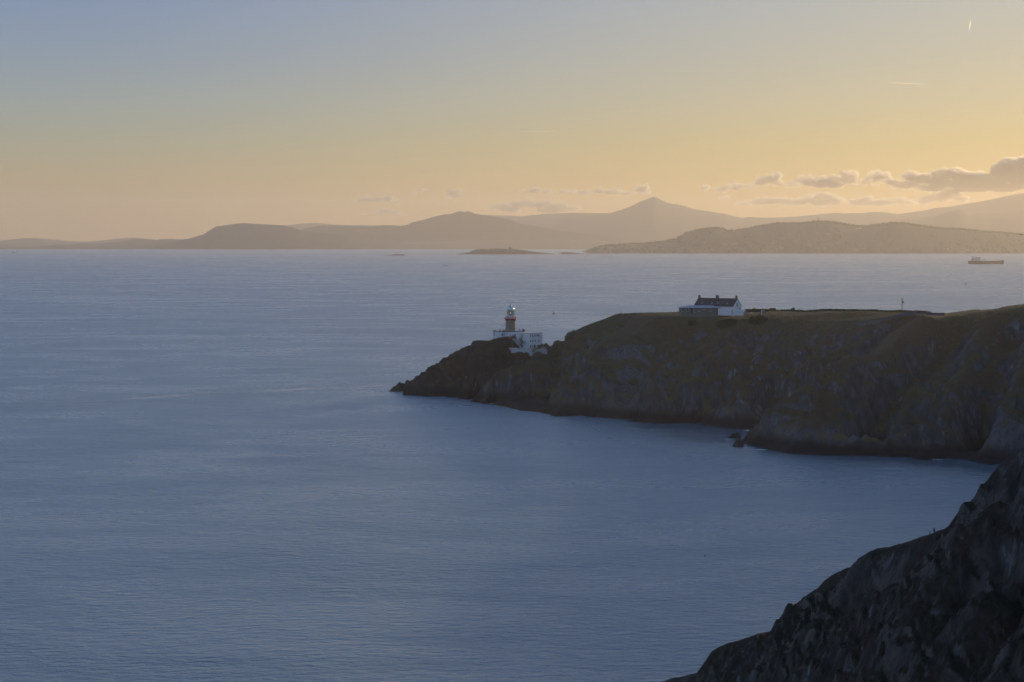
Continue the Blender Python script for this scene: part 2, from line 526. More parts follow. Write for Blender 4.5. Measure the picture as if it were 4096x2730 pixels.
# ---------------------------------------------------------------- far hills
def hill_range(name, pts, d, v_base, mat_, label, depth=.12, jag=0., seed=0, back=.15, lump=.05, step=4.0, d_of_u=None, kind='structure', nrow=26):
    """pts: skyline (u, v). Crest at distance d, foot in front at the row v_base."""
    us = np.arange(pts[0][0], pts[-1][0] + step, step)
    vs = np.interp(us, [p[0] for p in pts], [p[1] for p in pts])
    if jag:
        vs = vs - jag * np.clip(fbm(np.stack([us / 7., us * 0 + seed, us * 0], 1), 3) * 2 - .75, 0, 2) \
             - jag * .5 * vnoise(np.stack([us / 3.3, us * 0 + seed + 9, us * 0], 1))
    dd = np.full(us.shape, float(d)) if d_of_u is None else np.array([d_of_u(u) for u in us])
    zc = H - (vs - V0) / F * dd
    d0 = sea_d(v_base) if v_base else None
    rows = []
    ts = np.linspace(0, 1, nrow)
    zc0 = zc
    for t in ts:
        w_ = int((1 - t) * 70 / step * 1.0)
        if w_ > 1:
            ker = np.hanning(2 * w_ + 1); ker /= ker.sum()
            zc = np.convolve(np.pad(zc0, w_, mode='edge'), ker, mode='valid')
        else: zc = zc0
        y = dd * (1 - back * 0) if t == 1 else (d0 + (dd - d0) * t)
        prof = t ** .8 * .55 + (.45 * t * t * (3 - 2 * t))
        z = np.clip(zc, 1, None) * prof
        x = (us - U0) / F * dd          # straight back, in world space
        x = (us - U0) / F * (y if isinstance(y, np.ndarray) else y)
        n = fbm(np.stack([x / 400., (y + x * 0) / 700., x * 0 + seed], 1), 5) - .5
        z = z + n * lump * 2 * np.clip(zc, 20, None) * math.sin(math.pi * t) * .9
        z = np.where(t == 0, -2, z)
        rows.append(np.stack([x, y + x * 0, z], 1))
    for k, f in ((1, .75), (2, .3), (3, -.01)):
        y = dd * (1 + back * k / 3)
        rows.append(np.stack([(us - U0) / F * dd, y, zc * f - (2 if f < 0 else 0)], 1))
    co = np.concatenate(rows, 0)
    n = len(us); m = len(rows)
    idx = np.arange(n * m).reshape(m, n)
    q = np.stack([idx[:-1, :-1], idx[:-1, 1:], idx[1:, 1:], idx[1:, :-1]], -1).reshape(-1, 4)
    o = mesh_np(name, co, q, mat_)
    tag(o, label, 'hill', kind=kind)
    return us, co.reshape(m, n, 3)


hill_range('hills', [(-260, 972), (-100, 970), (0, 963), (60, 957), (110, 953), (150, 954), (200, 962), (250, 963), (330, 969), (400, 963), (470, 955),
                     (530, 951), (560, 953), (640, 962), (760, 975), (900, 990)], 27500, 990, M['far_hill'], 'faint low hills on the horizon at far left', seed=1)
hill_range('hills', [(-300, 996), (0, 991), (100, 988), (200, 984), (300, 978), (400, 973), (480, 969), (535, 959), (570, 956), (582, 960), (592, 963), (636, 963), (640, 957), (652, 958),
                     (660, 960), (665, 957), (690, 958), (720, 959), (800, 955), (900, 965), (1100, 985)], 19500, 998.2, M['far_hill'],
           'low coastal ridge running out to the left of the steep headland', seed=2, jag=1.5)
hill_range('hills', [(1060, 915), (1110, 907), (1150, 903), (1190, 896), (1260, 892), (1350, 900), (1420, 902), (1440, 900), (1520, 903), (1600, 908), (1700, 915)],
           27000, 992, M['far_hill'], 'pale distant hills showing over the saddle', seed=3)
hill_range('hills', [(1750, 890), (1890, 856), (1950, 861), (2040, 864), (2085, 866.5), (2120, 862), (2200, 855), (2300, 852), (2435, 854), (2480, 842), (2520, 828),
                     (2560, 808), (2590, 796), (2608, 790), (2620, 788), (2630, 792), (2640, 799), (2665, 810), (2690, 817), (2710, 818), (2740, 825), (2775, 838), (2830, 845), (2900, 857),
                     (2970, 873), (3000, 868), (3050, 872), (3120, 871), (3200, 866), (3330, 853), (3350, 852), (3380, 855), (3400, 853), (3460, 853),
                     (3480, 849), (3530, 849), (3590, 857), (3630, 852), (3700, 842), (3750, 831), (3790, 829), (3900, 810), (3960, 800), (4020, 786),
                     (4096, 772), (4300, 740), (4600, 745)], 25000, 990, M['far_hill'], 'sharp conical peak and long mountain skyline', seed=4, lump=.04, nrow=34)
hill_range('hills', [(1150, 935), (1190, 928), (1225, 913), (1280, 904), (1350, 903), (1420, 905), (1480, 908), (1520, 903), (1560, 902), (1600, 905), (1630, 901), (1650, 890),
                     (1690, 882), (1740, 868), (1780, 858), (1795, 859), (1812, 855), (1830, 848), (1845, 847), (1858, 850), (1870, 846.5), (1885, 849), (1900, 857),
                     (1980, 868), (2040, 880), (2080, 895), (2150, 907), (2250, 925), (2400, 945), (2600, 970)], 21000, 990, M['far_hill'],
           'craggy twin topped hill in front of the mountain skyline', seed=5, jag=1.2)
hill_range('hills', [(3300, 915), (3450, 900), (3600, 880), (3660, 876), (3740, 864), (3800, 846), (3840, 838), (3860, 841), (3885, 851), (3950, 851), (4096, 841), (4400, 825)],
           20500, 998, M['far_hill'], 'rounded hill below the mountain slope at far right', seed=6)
hill_range('hills', [(600, 997), (640, 983), (700, 969), (760, 954), (815, 938), (835, 924), (865, 907), (900, 902), (950, 895), (975, 893), (1020, 896), (1080, 899),
                     (1140, 902), (1170, 910), (1195, 919), (1250, 925), (1300, 930), (1400, 944), (1500, 962), (1700, 982), (1850, 997)],
           17600, 998.2, M['near_hill'], 'steep headland sloping down into the sea left of centre', seed=7, lump=.08, nrow=40)
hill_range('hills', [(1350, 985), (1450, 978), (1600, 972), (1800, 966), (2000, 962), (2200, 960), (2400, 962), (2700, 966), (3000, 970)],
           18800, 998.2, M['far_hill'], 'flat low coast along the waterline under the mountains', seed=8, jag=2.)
KU, KG = hill_range('hills', [(2346, 1015), (2352, 1011), (2362, 1005), (2385, 991), (2420, 984), (2470, 981), (2510, 977), (2550, 976), (2620, 972), (2650, 968), (2700, 957), (2720, 948),
                     (2745, 933), (2780, 923), (2830, 914), (2870, 911), (2895, 914), (2900, 922), (2950, 921), (2990, 915), (3020, 908), (3060, 900), (3090, 895), (3150, 893),
                     (3200, 893), (3240, 888), (3280, 886), (3310, 886), (3350, 892), (3400, 900), (3440, 904), (3470, 904), (3530, 897), (3560, 892), (3610, 892),
                     (3700, 904), (3760, 913), (3850, 917), (3900, 922), (3960, 928), (4096, 938), (4400, 945)],
           12700, 1015, M['near_hill'], 'dark wooded hill dotted with houses across the bay', seed=9, jag=1.0, lump=.05, nrow=50, step=3.0)

# ---------------------------------------------------------------- the headland
def W(u, v, d):
    return np.array(P(u, v, d))


def flat(u, v_sea):
    """a point of the waterline"""
    return W(u, v_sea, sea_d(v_sea))


def headland_height(X, Y):
    px, py = X.ravel(), Y.ravel()
    # plateau rim, left to right (screen silhouette), then its near edge
    wp = np.stack([px + 6 * (fbm(np.stack([px / 26, py / 26, px * 0], 1), 3) - .5), py + 14 * (fbm(np.stack([px / 26, py / 26, px * 0 + 9], 1), 3) - .5)], 1)
    qx, qy = wp[:, 0], wp[:, 1]
    # crest of the left nose, then the front rim of the plateau
    nose = [W(1952, 1594, 1014), W(1960, 1545, 1018), W(1988, 1515, 1024), W(2026, 1506, 1032), W(2078, 1482, 1045), W(2138, 1464, 1060), W(2170, 1426, 1075), W(2203, 1408, 1084),
            W(2222, 1395, 1088), W(2250, 1390, 1088), W(2272, 1385, 1086), W(2300, 1367, 1082), W(2345, 1338, 1076), W(2376, 1327, 1070), W(2418, 1301, 1062), W(2444, 1275, 1052)]
    rim = [W(2475, 1262, 1040), W(2540, 1264, 1018), W(2640, 1270, 990), W(2760, 1276, 985), W(2900, 1278, 985), W(3050, 1280, 974),
           W(3200, 1283, 960), W(3350, 1287, 938), W(3480, 1282, 912), W(3620, 1262, 885), W(3760, 1268, 860), W(3900, 1262, 845),
           W(3990, 1245, 838), W(4096, 1228, 830), W(4300, 1160, 822), W(4700, 1010, 805), W(5300, 900, 790)]
    d, zc, side, par = poly_field(qx, qy, nose + rim)
    # plateau surface behind the rim
    plat_u = np.array([2300, 2440, 2470, 2560, 2700, 2980, 3050, 3200, 3400, 3600, 3700, 3790, 3850, 3900, 3930, 3960, 3990, 4030, 4096, 4300, 4700, 5300])
    plat_v = np.array([1290, 1272, 1260, 1255, 1252, 1250, 1247, 1247, 1247, 1250, 1256, 1259, 1250, 1243, 1245, 1243, 1239, 1229, 1222, 1150, 990, 850])
    u_here = U0 + F * px / py
    dcr = 1040 - np.clip((u_here - 2700) / 1400, 0, 2) * 120
    zt = H - (np.interp(u_here, plat_u, plat_v) - V0) / F * dcr
    t = np.clip((py - np.interp(u_here, [U0 + F * r[0] / r[1] for r in rim], [r[1] for r in rim])) / 60, 0, 1)
    zr = np.interp(u_here, [U0 + F * r[0] / r[1] for r in rim], [r[2] for r in rim])
    plat = zr * (1 - t) + zt * t - .035 * np.clip(py - dcr, 0, 400)
    rx = np.array([r[0] for r in rim]); ry = np.array([r[1] for r in rim])
    inside = (py > np.interp(px, rx, ry)) & (px > rx[0])
    # between the waterline and the rim: steep at the foot, easing towards the top
    wl_ = [flat(u, v)[:2] for u, v in ((1962, 1606), (2010, 1624), (2100, 1641), (2200, 1651), (2400, 1668), (2560, 1678), (2700, 1684), (2866, 1682), (2884, 1675), (2960, 1688),
                                      (3082, 1701), (3068, 1735), (3052, 1764), (3060, 1790), (3150, 1812), (3400, 1824), (3600, 1829), (3800, 1832), (3950, 1840), (4096, 1856), (4300, 1900), (4700, 1960))]
    dw, _, _, _ = poly_field(qx, qy, [(p[0], p[1], 0) for p in wl_])
    land = wl_ + [np.array((420., 700.)), np.array((420., 1300.)), np.array((W(1962, 0, 1250)[0], 1300.))]
    inl = np.zeros(px.shape, bool)
    for i in range(len(land)):
        x1, y1 = land[i]; x2, y2 = land[(i + 1) % len(land)]
        c = ((y1 > qy) != (y2 > qy)) & (qx < (x2 - x1) * (qy - y1) / (y2 - y1 + 1e-12) + x1)
        inl ^= c
    t_ = dw / (dw + d + 1e-6)
    tw = np.clip(t_ + .16 * (fbm(np.stack([px / 38, py / 38, px * 0 + 2], 1), 3) - .5) * np.clip(t_ * 6, 0, 1) * np.clip((1 - t_) * 6, 0, 1), 0, 1)
    fl_ = np.interp(tw, [0, .06, .22, .36, .50, .75, 1], [0, .13, .25, .37, .64, .84, 1])
    fr_ = np.interp(tw, [0, .05, .25, .42, .58, .8, 1], [0, .10, .15, .28, .56, .86, 1])
    kr = np.clip((u_here - 2800) / 260, 0, 1); kr = kr * kr * (3 - 2 * kr)
    ff = fl_ * (1 - kr) + fr_ * kr
    base = np.where(inl, zc * ff, -.6 * dw)
    behind = (side > 0) & ~inside
    base = np.where(behind, zc - .85 * d, base)
    z = np.where(inside, plat, base)
    lx = rx[0]; zz = z
    # the back of the plateau falls to the sea behind
    yb = np.interp(px, [W(2262, 0, 1086)[0], W(2300, 0, 1080)[0], W(2440, 0, 1100)[0], W(2700, 0, 1150)[0], 260, 400], [1092, 1090, 1105, 1150, 1200, 1235])
    z = np.where(px > 24, np.minimum(z, 48 - .75 * np.clip(py - yb, -60, 400)), z)
    # ribs running down to the sea
    ribs = [
        ([flat(2872, 1682), W(2894, 1635, 908), W(2914, 1607, 906), W(2973, 1560, 902), W(3072, 1528, 898), W(3151, 1484, 896), W(3230, 1453, 895), W(3300, 1417, 896),
          W(3400, 1375, 897), W(3470, 1330, 895)], 1.0, .6),
        ([W(3064, 1728, 826), W(3085, 1680, 822), W(3131, 1635, 816), W(3230, 1595, 815), W(3320, 1532, 818), W(3382, 1461, 823), W(3468, 1432, 830),
          W(3560, 1385, 846), W(3640, 1325, 868)], 1.2, .75),
        ([flat(3455, 1815), W(3470, 1735, 800), W(3520, 1702, 802), W(3575, 1715, 806), W(3640, 1640, 815)], 1.6, .9),
        ([W(3560, 1700, 785), W(3610, 1610, 795), W(3680, 1530, 806), W(3750, 1440, 820), W(3860, 1360, 834), W(3965, 1292, 850)], .75, .6),
        ([flat(3690, 1835), W(3716, 1770, 772), W(3750, 1690, 780), W(3774, 1642, 786), W(3845, 1566, 795), W(3870, 1460, 812), W(3920, 1370, 826), W(4000, 1290, 835)], 1.1, .8),
        ([flat(3950, 1850), W(3990, 1690, 770), W(4040, 1560, 785), W(4110, 1440, 800), W(4250, 1300, 810)], 1.2, .9),
        ([flat(2255, 1662), W(2300, 1600, 958), W(2380, 1530, 962), W(2480, 1450, 972), W(2600, 1360, 980)], .75, .6),
        ([flat(2560, 1684), W(2600, 1620, 915), W(2660, 1540, 922), W(2760, 1450, 932), W(2870, 1370, 942)], .75, .6),
    ]
    for pts, a, b_ in ribs:
        d_, z_, s_, p_ = poly_field(qx, qy, pts)
        rn = np.where(s_ > 0, 2.5, 10.)
        zz = z_ - np.where(s_ > 0, b_ + .2, a + .1) * (np.sqrt(d_ * d_ + rn * rn) - rn)
        z = smax(z, zz, 3)
    for pts, dep, wid in (
        ([W(3086, 1698, 886), W(3150, 1600, 880), W(3300, 1490, 880), W(3450, 1400, 884), W(3560, 1340, 890)], 10, 9),
        ([W(3450, 1790, 785), W(3480, 1700, 800), W(3560, 1600, 818), W(3680, 1500, 838), W(3790, 1400, 850), W(3880, 1320, 856)], 12, 9),
        ([W(3640, 1790, 778), W(3690, 1640, 800), W(3770, 1530, 822), W(3830, 1450, 836)], 10, 8),
        ([W(3880, 1800, 760), W(3930, 1600, 790), W(4000, 1440, 815), W(4070, 1340, 826)], 14, 9),
        ([W(2500, 1660, 935), W(2560, 1560, 945), W(2640, 1470, 958), W(2740, 1390, 968)], 8, 9),
        ([W(2760, 1665, 925), W(2810, 1560, 938), W(2880, 1460, 950), W(2960, 1380, 960)], 9, 9),
        ([W(2200, 1640, 965), W(2250, 1560, 985), W(2330, 1480, 1005), W(2430, 1400, 1015)], 6, 9)):
        d_, z_, s_, p_ = poly_field(qx, qy, pts)
        z = z - dep * np.exp(-(d_ / wid) ** 2) * np.clip(z / 12, 0, 1)
    # rock relief, strongest on the cliffs, aligned with the dip (down to the left)
    zz = np.clip(z, -5, 60)
    p3 = np.stack([(px + zz * .7) / 9., (py + px * .4) / 26., zz / 30.], 1)
    rr = ridged(p3, 5, .55) - .55
    g2 = ridged(np.stack([(px - .75 * py) / 34., (py + px) / 130., px * 0 + 3], 1), 4, .5) - .55
    steep = np.clip((27 - z + 34 * (fbm(np.stack([(px + py * .5) / 60., (py - px) / 70., px * 0 + 21], 1), 3) - .5)) / 10, 0.07, 1) * np.clip(z / 6, .25, 1)
    steep = np.where(inside, .04, steep)
    mid_ = np.where(inside | behind, 0, np.clip((44 - z) / 16, 0, 1)) * np.clip(z / 5, .3, 1)
    z = z + rr * 10 * steep + g2 * 19 * np.maximum(steep, .45 * mid_)
    z = z + (fbm(np.stack([px / 3., py / 3., px * 0], 1), 3) - .5) * (.35 + 1.6 * steep)
    z = z + (fbm(np.stack([px / 25., py / 25., px * 0 + 5], 1), 3) - .5) * 1.2 * np.where(inside, .8, 0)
    # gap between the headland and the lighthouse rock
    return z.reshape(X.shape)


def rock_height(X, Y):
    px, py = X.ravel(), Y.ravel()
    q = np.stack([px / 14, py / 14, px * 0], 1)
    qx = px + 5 * (fbm(q, 3) - .5); qy = py + 8 * (fbm(q + 7, 3) - .5)
    crest = [W(1672, 1566, 1083), W(1690, 1503, 1078), W(1715, 1486, 1078), W(1755, 1458, 1080), W(1790, 1436, 1080), W(1850, 1396, 1083), W(1884, 1384, 1084), W(1890, 1366, 1084),
             W(1906, 1362, 1084), W(1960, 1363, 1082), W(1988, 1362, 1078), W(2004, 1350, 1074), W(2022, 1348, 1073), W(2036, 1364, 1072), W(2048, 1390, 1071), W(2062, 1416, 1070)]
    d, zc, s, p = poly_field(qx, qy, crest)
    z = zc - np.where(s > 0, .75, .55) * (np.sqrt(d * d + 9) - 3) - np.where(s > 0, 0, .006) * np.clip(d - 8, 0, 50) ** 2
    low = [W(2040, 1416, 1066), W(2075, 1413, 1065), W(2105, 1422, 1064), W(2130, 1442, 1062), W(2142, 1478, 1058), W(2150, 1540, 1050)]
    d, zc, s, p = poly_field(qx, qy, low)
    z = smax(z, zc - np.where(s > 0, .7, .75) * (np.sqrt(d * d + 9) - 3), 2.5)
    but = [flat(1870, 1588), W(1880, 1530, 1058), W(1900, 1470, 1066), W(1925, 1400, 1078)]
    d, zc, s, p = poly_field(qx, qy, but)
    z = smax(z, zc - .7 * (np.sqrt(d * d + 9) - 3), 3)
    # terrace the buildings stand on
    tx0, tx1 = W(1962, 0, 1098)[0], W(2200, 0, 1098)[0]
    ter = 21.8 - .9 * np.clip(np.maximum(tx0 - px, px - tx1), 0, 99) - 1.0 * np.clip(py - 1112, 0, 99) - 2.0 * np.clip(1078 - py, 0, 99)
    z = np.maximum(z, ter)
    zz = np.clip(z, -5, 40)
    rr = ridged(np.stack([(px + zz * .6) / 6., (py + px * .4) / 16., zz / 18.], 1), 5, .55) - .55
    k = np.clip((27.5 - z) / 10, 0.04, 1) * np.clip(z / 5, .3, 1)
    z = z + rr * 5.5 * k + (fbm(np.stack([px / 2., py / 2., px * 0], 1), 3) - .5) * (.3 + 1.2 * k)
    return z.reshape(X.shape)


xs = np.arange(-30, 330, .8); ys = np.arange(700, 1245, .9)
X, Y = np.meshgrid(xs, ys)
ZH = headland_height(X, Y)
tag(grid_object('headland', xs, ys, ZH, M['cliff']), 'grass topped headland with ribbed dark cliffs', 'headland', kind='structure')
xr = np.arange(-56, 26, .5); yr = np.arange(1020, 1140, .6)
Xr, Yr = np.meshgrid(xr, yr)
ZR = rock_height(Xr, Yr)
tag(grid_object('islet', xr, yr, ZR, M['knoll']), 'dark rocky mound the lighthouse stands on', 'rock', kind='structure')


def ground(x, y, main=True):
    """terrain height under a point"""
    a, b_, Z = (xs, ys, ZH) if main else (xr, yr, ZR)
    i = int(np.clip((x - a[0]) / (a[1] - a[0]), 0, len(a) - 2)); j = int(np.clip((y - b_[0]) / (b_[1] - b_[0]), 0, len(b_) - 2))
    fx = (x - a[i]) / (a[1] - a[0]); fy = (y - b_[j]) / (b_[1] - b_[0])
    return float((Z[j, i] * (1 - fx) + Z[j, i + 1] * fx) * (1 - fy) + (Z[j + 1, i] * (1 - fx) + Z[j + 1, i + 1] * fx) * fy)


def on_ground(u, d):
    x = (u - U0) / F * d
    return Vector((x, d, ground(x, d)))


# ---------------------------------------------------------------- the near cliff
def fore_height(X, Y):
    px, py = X.ravel(), Y.ravel()
    q = np.stack([px / 9, py / 9, px * 0], 1)
    qx = px + 3 * (fbm(q, 4) - .5); qy = py + 3 * (fbm(q + 7, 4) - .5)
    crest = [W(2400, 2800, 372), W(2638, 2735, 357), W(2683, 2716, 354), W(2835, 2684, 346), W(2854, 2652, 345), W(2880, 2594, 344), W(2956, 2562, 339), W(3001, 2546, 336),
             W(3045, 2534, 333), W(3160, 2502, 326), W(3192, 2467, 323), W(3223, 2397, 320), W(3255, 2352, 317), W(3293, 2321, 314), W(3338, 2298, 310), W(3395, 2270, 306),
             W(3459, 2251, 302), W(3490, 2219, 299), W(3541, 2197, 295), W(3618, 2171, 289), W(3732, 2123, 280), W(3808, 2092, 274), W(3897, 2034, 266),
             W(3942, 1996, 261), W(3961, 1958, 258), W(3986, 1926, 255), W(4018, 1888, 252), W(4044, 1844, 249), W(4096, 1799, 245), W(4250, 1690, 236),
             W(4500, 1560, 226), W(5000, 1300, 215), W(6000, 1000, 205)]
    d, zc, s, p = poly_field(px + (qx - px) * .5, py + (qy - py) * .5, crest)
    z = zc - np.where(s > 0, .95, 1.25) * (np.sqrt(d * d + 4) - 2)
    comps = [
        ([W(3120, 2840, 308), W(3236, 2700, 303), W(3344, 2570, 298), W(3478, 2456, 291), W(3573, 2354, 285), W(3650, 2268, 279), W(3738, 2180, 273), W(3800, 2130, 270)], 1.35, .5),
        ([W(3480, 2860, 262), W(3600, 2750, 258), W(3700, 2640, 254), W(3790, 2540, 250), W(3850, 2470, 247), W(3935, 2370, 243), W(4010, 2290, 239), W(4110, 2160, 235)], 1.3, .75),
        ([W(3300, 2800, 285), W(3420, 2640, 282), W(3520, 2520, 278), W(3620, 2400, 274), W(3720, 2290, 270), W(3810, 2200, 266)], 1.2, .7),
        ([W(3820, 2860, 215), W(3930, 2740, 213), W(4000, 2640, 211), W(4096, 2520, 208), W(4230, 2380, 203), W(4500, 2150, 196)], 1.0, .6),
        ([W(3965, 2190, 248), W(3980, 2120, 247), W(4005, 2060, 246), W(4040, 2030, 244), W(4080, 1980, 242), W(4150, 1880, 241)], 2.2, 1.2),
        ([W(2760, 2860, 345), W(2850, 2760, 342), W(2920, 2670, 340), W(3000, 2600, 336)], 1.3, .8),
    ]
    for pts, a, b_ in comps:
        d, zc, s, p = poly_field(qx, qy, pts)
        z = smax(z, zc - np.where(s > 0, b_, a) * (np.sqrt(d * d + 1) - 1), 1.5)
    dcr, _, s, _ = poly_field(px, py, crest)
    for pts, dep, wid in (
        ([W(3300, 2740, 296), W(3420, 2600, 290), W(3540, 2470, 284), W(3680, 2330, 274), W(3780, 2240, 266)], 3.5, 2.6),
        ([W(3620, 2760, 252), W(3720, 2640, 249), W(3830, 2520, 245), W(3900, 2420, 242), W(3990, 2320, 238), W(4096, 2200, 233)], 5, 2.8),
        ([W(3000, 2760, 325), W(3090, 2660, 322), W(3180, 2560, 318), W(3260, 2450, 314)], 3, 2.6),
        ([W(3860, 2760, 224), W(3960, 2640, 222), W(4060, 2500, 218), W(4150, 2400, 214)], 4, 2.4),
        ([W(3880, 2330, 252), W(3910, 2200, 254), W(3900, 2120, 256)], 3.5, 2.4)):
        d_, z_, s_, p_ = poly_field(qx, qy, pts)
        z = z - dep * np.exp(-(d_ / wid) ** 2)
    k = np.clip(dcr / 8., .05, 1)
    zz = np.clip(z, -5, 90)
    rr = ridged(np.stack([(px + zz * .8) / 5.5, (py + px * .5) / 14., zz / 16.], 1), 6, .52) - .55
    r2 = fbm(np.stack([px / 13, py / 13, zz / 13], 1), 5, .5) - .5
    z = z + rr * 4.2 * k + r2 * 8 * k + (fbm(np.stack([px / .9, py / .9, px * 0], 1), 3) - .5) * .5 * np.clip(k, .4, 1) + (ridged(np.stack([(px + zz) / 1.7, py / 2.6, zz / 4.], 1), 3) - .6) * 1.1 * k
    return z.reshape(X.shape)


xf = np.arange(14, 82, .22); yf = np.arange(150, 372, .26)
Xf, Yf = np.meshgrid(xf, yf)
ZF = fore_height(Xf, Yf)
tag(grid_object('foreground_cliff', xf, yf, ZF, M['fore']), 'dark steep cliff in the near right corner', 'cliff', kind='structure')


def ground_f(x, y):
    i = int((x - xf[0]) / .22); j = int((y - yf[0]) / .26)
    return float(ZF[j, i])


# the hill the cliffs belong to, out of view at right, put in to shade the near air
xs2 = np.arange(78, 900, 8.); ys2 = np.arange(-400, 1000, 8.)
X2, Y2 = np.meshgrid(xs2, ys2)
edge_x = np.interp(Y2, [-400, 150, 250, 380, 520, 640, 760, 840, 870, 1000], [60, 60, 74, 108, 170, 215, 250, 268, 330, 480])
ins = X2 - edge_x
Z2 = 55 * np.clip((ins + 20) / 45, 0, 1) + .75 * np.clip(ins - 10, 0, np.interp(Y2, [-400, 350, 480, 1000], [150, 110, 8, 4])) - .1 * np.clip(ins - 260, 0, 900) - 8 * (ins < -25)
Z2 = Z2 + 10 * (fbm(np.stack([X2.ravel() / 60, Y2.ravel() / 60, X2.ravel() * 0], 1), 4).reshape(X2.shape) - .5) * np.clip(ins / 40, 0, 1)
tag(grid_object('unseen_hillside', xs2, ys2, Z2, M['cliff'], zmin=0), 'heathery hill out of view above the cliffs, added to shade the near air', 'hill', kind='structure')


# ---------------------------------------------------------------- sea rocks
def sea_rock(u0, u1, vtop, vsea, label, group, seed, hump=((.5, 1.0),), depth=None):
    d = sea_d(vsea); w = (u1 - u0) / F * d; h = (vsea - vtop) / F * d
    x0 = (u0 - U0) / F * d; dep = depth or w * .5
    nx, ny = 40, 24
    gx = np.linspace(-.05, 1.05, nx); gy = np.linspace(0, 1, ny)
    GX, GY = np.meshgrid(gx, gy)
    prof = np.interp(GX, [0] + [p[0] for p in hump] + [1], [-.1] + [p[1] for p in hump] + [-.1])
    z = h * (prof * 1.05) * np.clip(1 - (2 * GY - 1) ** 2 * 1.1, -.2, 1)
    px = x0 + GX * w; py = d + dep * .15 + GY * dep
    nn = ridged(np.stack([px.ravel() / (w * .16), py.ravel() / (w * .2), px.ravel() * 0 + seed], 1), 4).reshape(z.shape) - .6
    z = z + nn * h * .30
    z = np.where((GY < .02) | (GY > .98), -1.5, z)
    co = np.stack([px.ravel(), py.ravel(), z.ravel()], 1)
    idx = np.arange(nx * ny).reshape(ny, nx)
    q = np.stack([idx[:-1, :-1], idx[:-1, 1:], idx[1:, 1:], idx[1:, :-1]], -1).reshape(-1, 4)
    o = mesh_np('sea_rock', co, q, M['stack'], True)
    return tag(o, label, 'rock', group)


sea_rock(1553, 1626, 1532, 1567, 'black sea rock at the outer tip, farthest left of the point', 'black rocks breaking the surface', 1, ((.3, .5), (.62, 1.), (.85, .8)))
sea_rock(1608, 1676, 1526, 1558, 'twin humped black rock between the outer tip and the lighthouse mound', 'black rocks breaking the surface', 2, ((.2, .75), (.35, .95), (.5, .7), (.75, 1.), (.95, .6)))
sea_rock(1650, 1700, 1562, 1571, 'low flat black ledge at the foot of the lighthouse mound', 'black rocks breaking the surface', 3, ((.3, .6), (.7, 1.)))
sea_rock(1914, 1972, 1594, 1614, 'low black rock shelf in the gap beside the ribbed headland', 'black rocks breaking the surface', 4, ((.3, .8), (.7, 1.)))
sea_rock(2908, 2967, 1731, 1755, 'black flat topped rock off the cove, the farther of the pair', 'black rocks breaking the surface', 5, ((.3, .55), (.5, 1.), (.7, .8), (.88, .95)))
sea_rock(2927, 2980, 1758, 1788, 'black pyramid shaped rock off the cove, the nearer of the pair', 'black rocks breaking the surface', 6, ((.25, .5), (.6, 1.), (.8, .75)))

# ---------------------------------------------------------------- lighthouse
LD = 1100.0


def lp(u, v, d=LD):
    return Vector(P(u, v, d))


def px(n, d=LD):
    return n / F * d


tc = lp(2042, 1325)           # tower axis at roof level
tx, ty = tc.x, LD
Z = lambda v, d=LD: H - (v - V0) / F * d
lh = empty('lighthouse', (tx, ty, 21.5), 'granite lighthouse tower with red gallery and silver dome on the rocky point', 'lighthouse')
m = MB(); zt = Z(1281); z0 = 21.5
m.lathe((tx, ty, 0), [(3.05, z0), (2.82, Z(1326)), (2.62, zt - 2), (2.55, zt)], 40)
m.build('tower', M['granite'], lh, smooth=False)
m = MB()
m.lathe((tx, ty, zt), [(2.6, 0.0), (2.75, .12), (2.95, .35), (3.05, .55), (3.05, .7), (2.6, .72)], 40)
for k in range(20):
    a = 2 * math.pi * k / 20
    m.box((tx + 2.78 * math.cos(a), ty + 2.78 * math.sin(a), zt + .02), (.5, .16, .5), a)
gal = m.build('gallery', M['red'], lh)
m = MB()
for h_ in (.55, 1.1):
    for k in range(32):
        a, b = 2 * math.pi * k / 32, 2 * math.pi * (k + 1) / 32
        m.bar((tx + 3 * math.cos(a), ty + 3 * math.sin(a), zt + .7 + h_), (tx + 3 * math.cos(b), ty + 3 * math.sin(b), zt + .7 + h_), .045)
for k in range(40):
    a = 2 * math.pi * k / 40
    m.bar((tx + 3 * math.cos(a), ty + 3 * math.sin(a), zt + .68), (tx + 3 * math.cos(a), ty + 3 * math.sin(a), zt + 1.8), .05 if k % 2 else .08)
m.build('railing', M['red'], gal)
zg0, zg1 = Z(1263), Z(1239.5)
m = MB(); m.lathe((tx, ty, 0), [(2.0, zt + .7), (2.0, zg0 - .15), (2.1, zg0 - .12), (2.1, zg0)], 32)
m.build('lantern_base', M['white'], lh)
m = MB(); m.lathe((tx, ty, 0), [(1.86, zg0), (1.86, zg1)], 32)
m.build('lantern_glazing', M['glass'], lh)
m = MB()
for k in range(12):
    a = 2 * math.pi * (k + .5) / 12
    m.bar((tx + 1.92 * math.cos(a), ty + 1.92 * math.sin(a), zg0), (tx + 1.92 * math.cos(a), ty + 1.92 * math.sin(a), zg1), .055)
for z in (zg0 + (zg1 - zg0) * .33, zg0 + (zg1 - zg0) * .66):
    for k in range(24):
        a, b = 2 * math.pi * k / 24, 2 * math.pi * (k + 1) / 24
        m.bar((tx + 1.9 * math.cos(a), ty + 1.9 * math.sin(a), z), (tx + 1.9 * math.cos(b), ty + 1.9 * math.sin(b), z), .03)
m.build('glazing_bar', M['black'], lh)
m = MB(); zo = Z(1251)
m.lathe((tx, ty, zo - 1.9), [(.35, 0), (.3, .9), (.55, 1.0), (.75, 1.35), (.85, 1.9), (.75, 2.4), (.4, 2.75)], 20)
op = m.build('optic', mat('optic_brass_and_lens', (.10, .11, .06), .15, .3), lh)
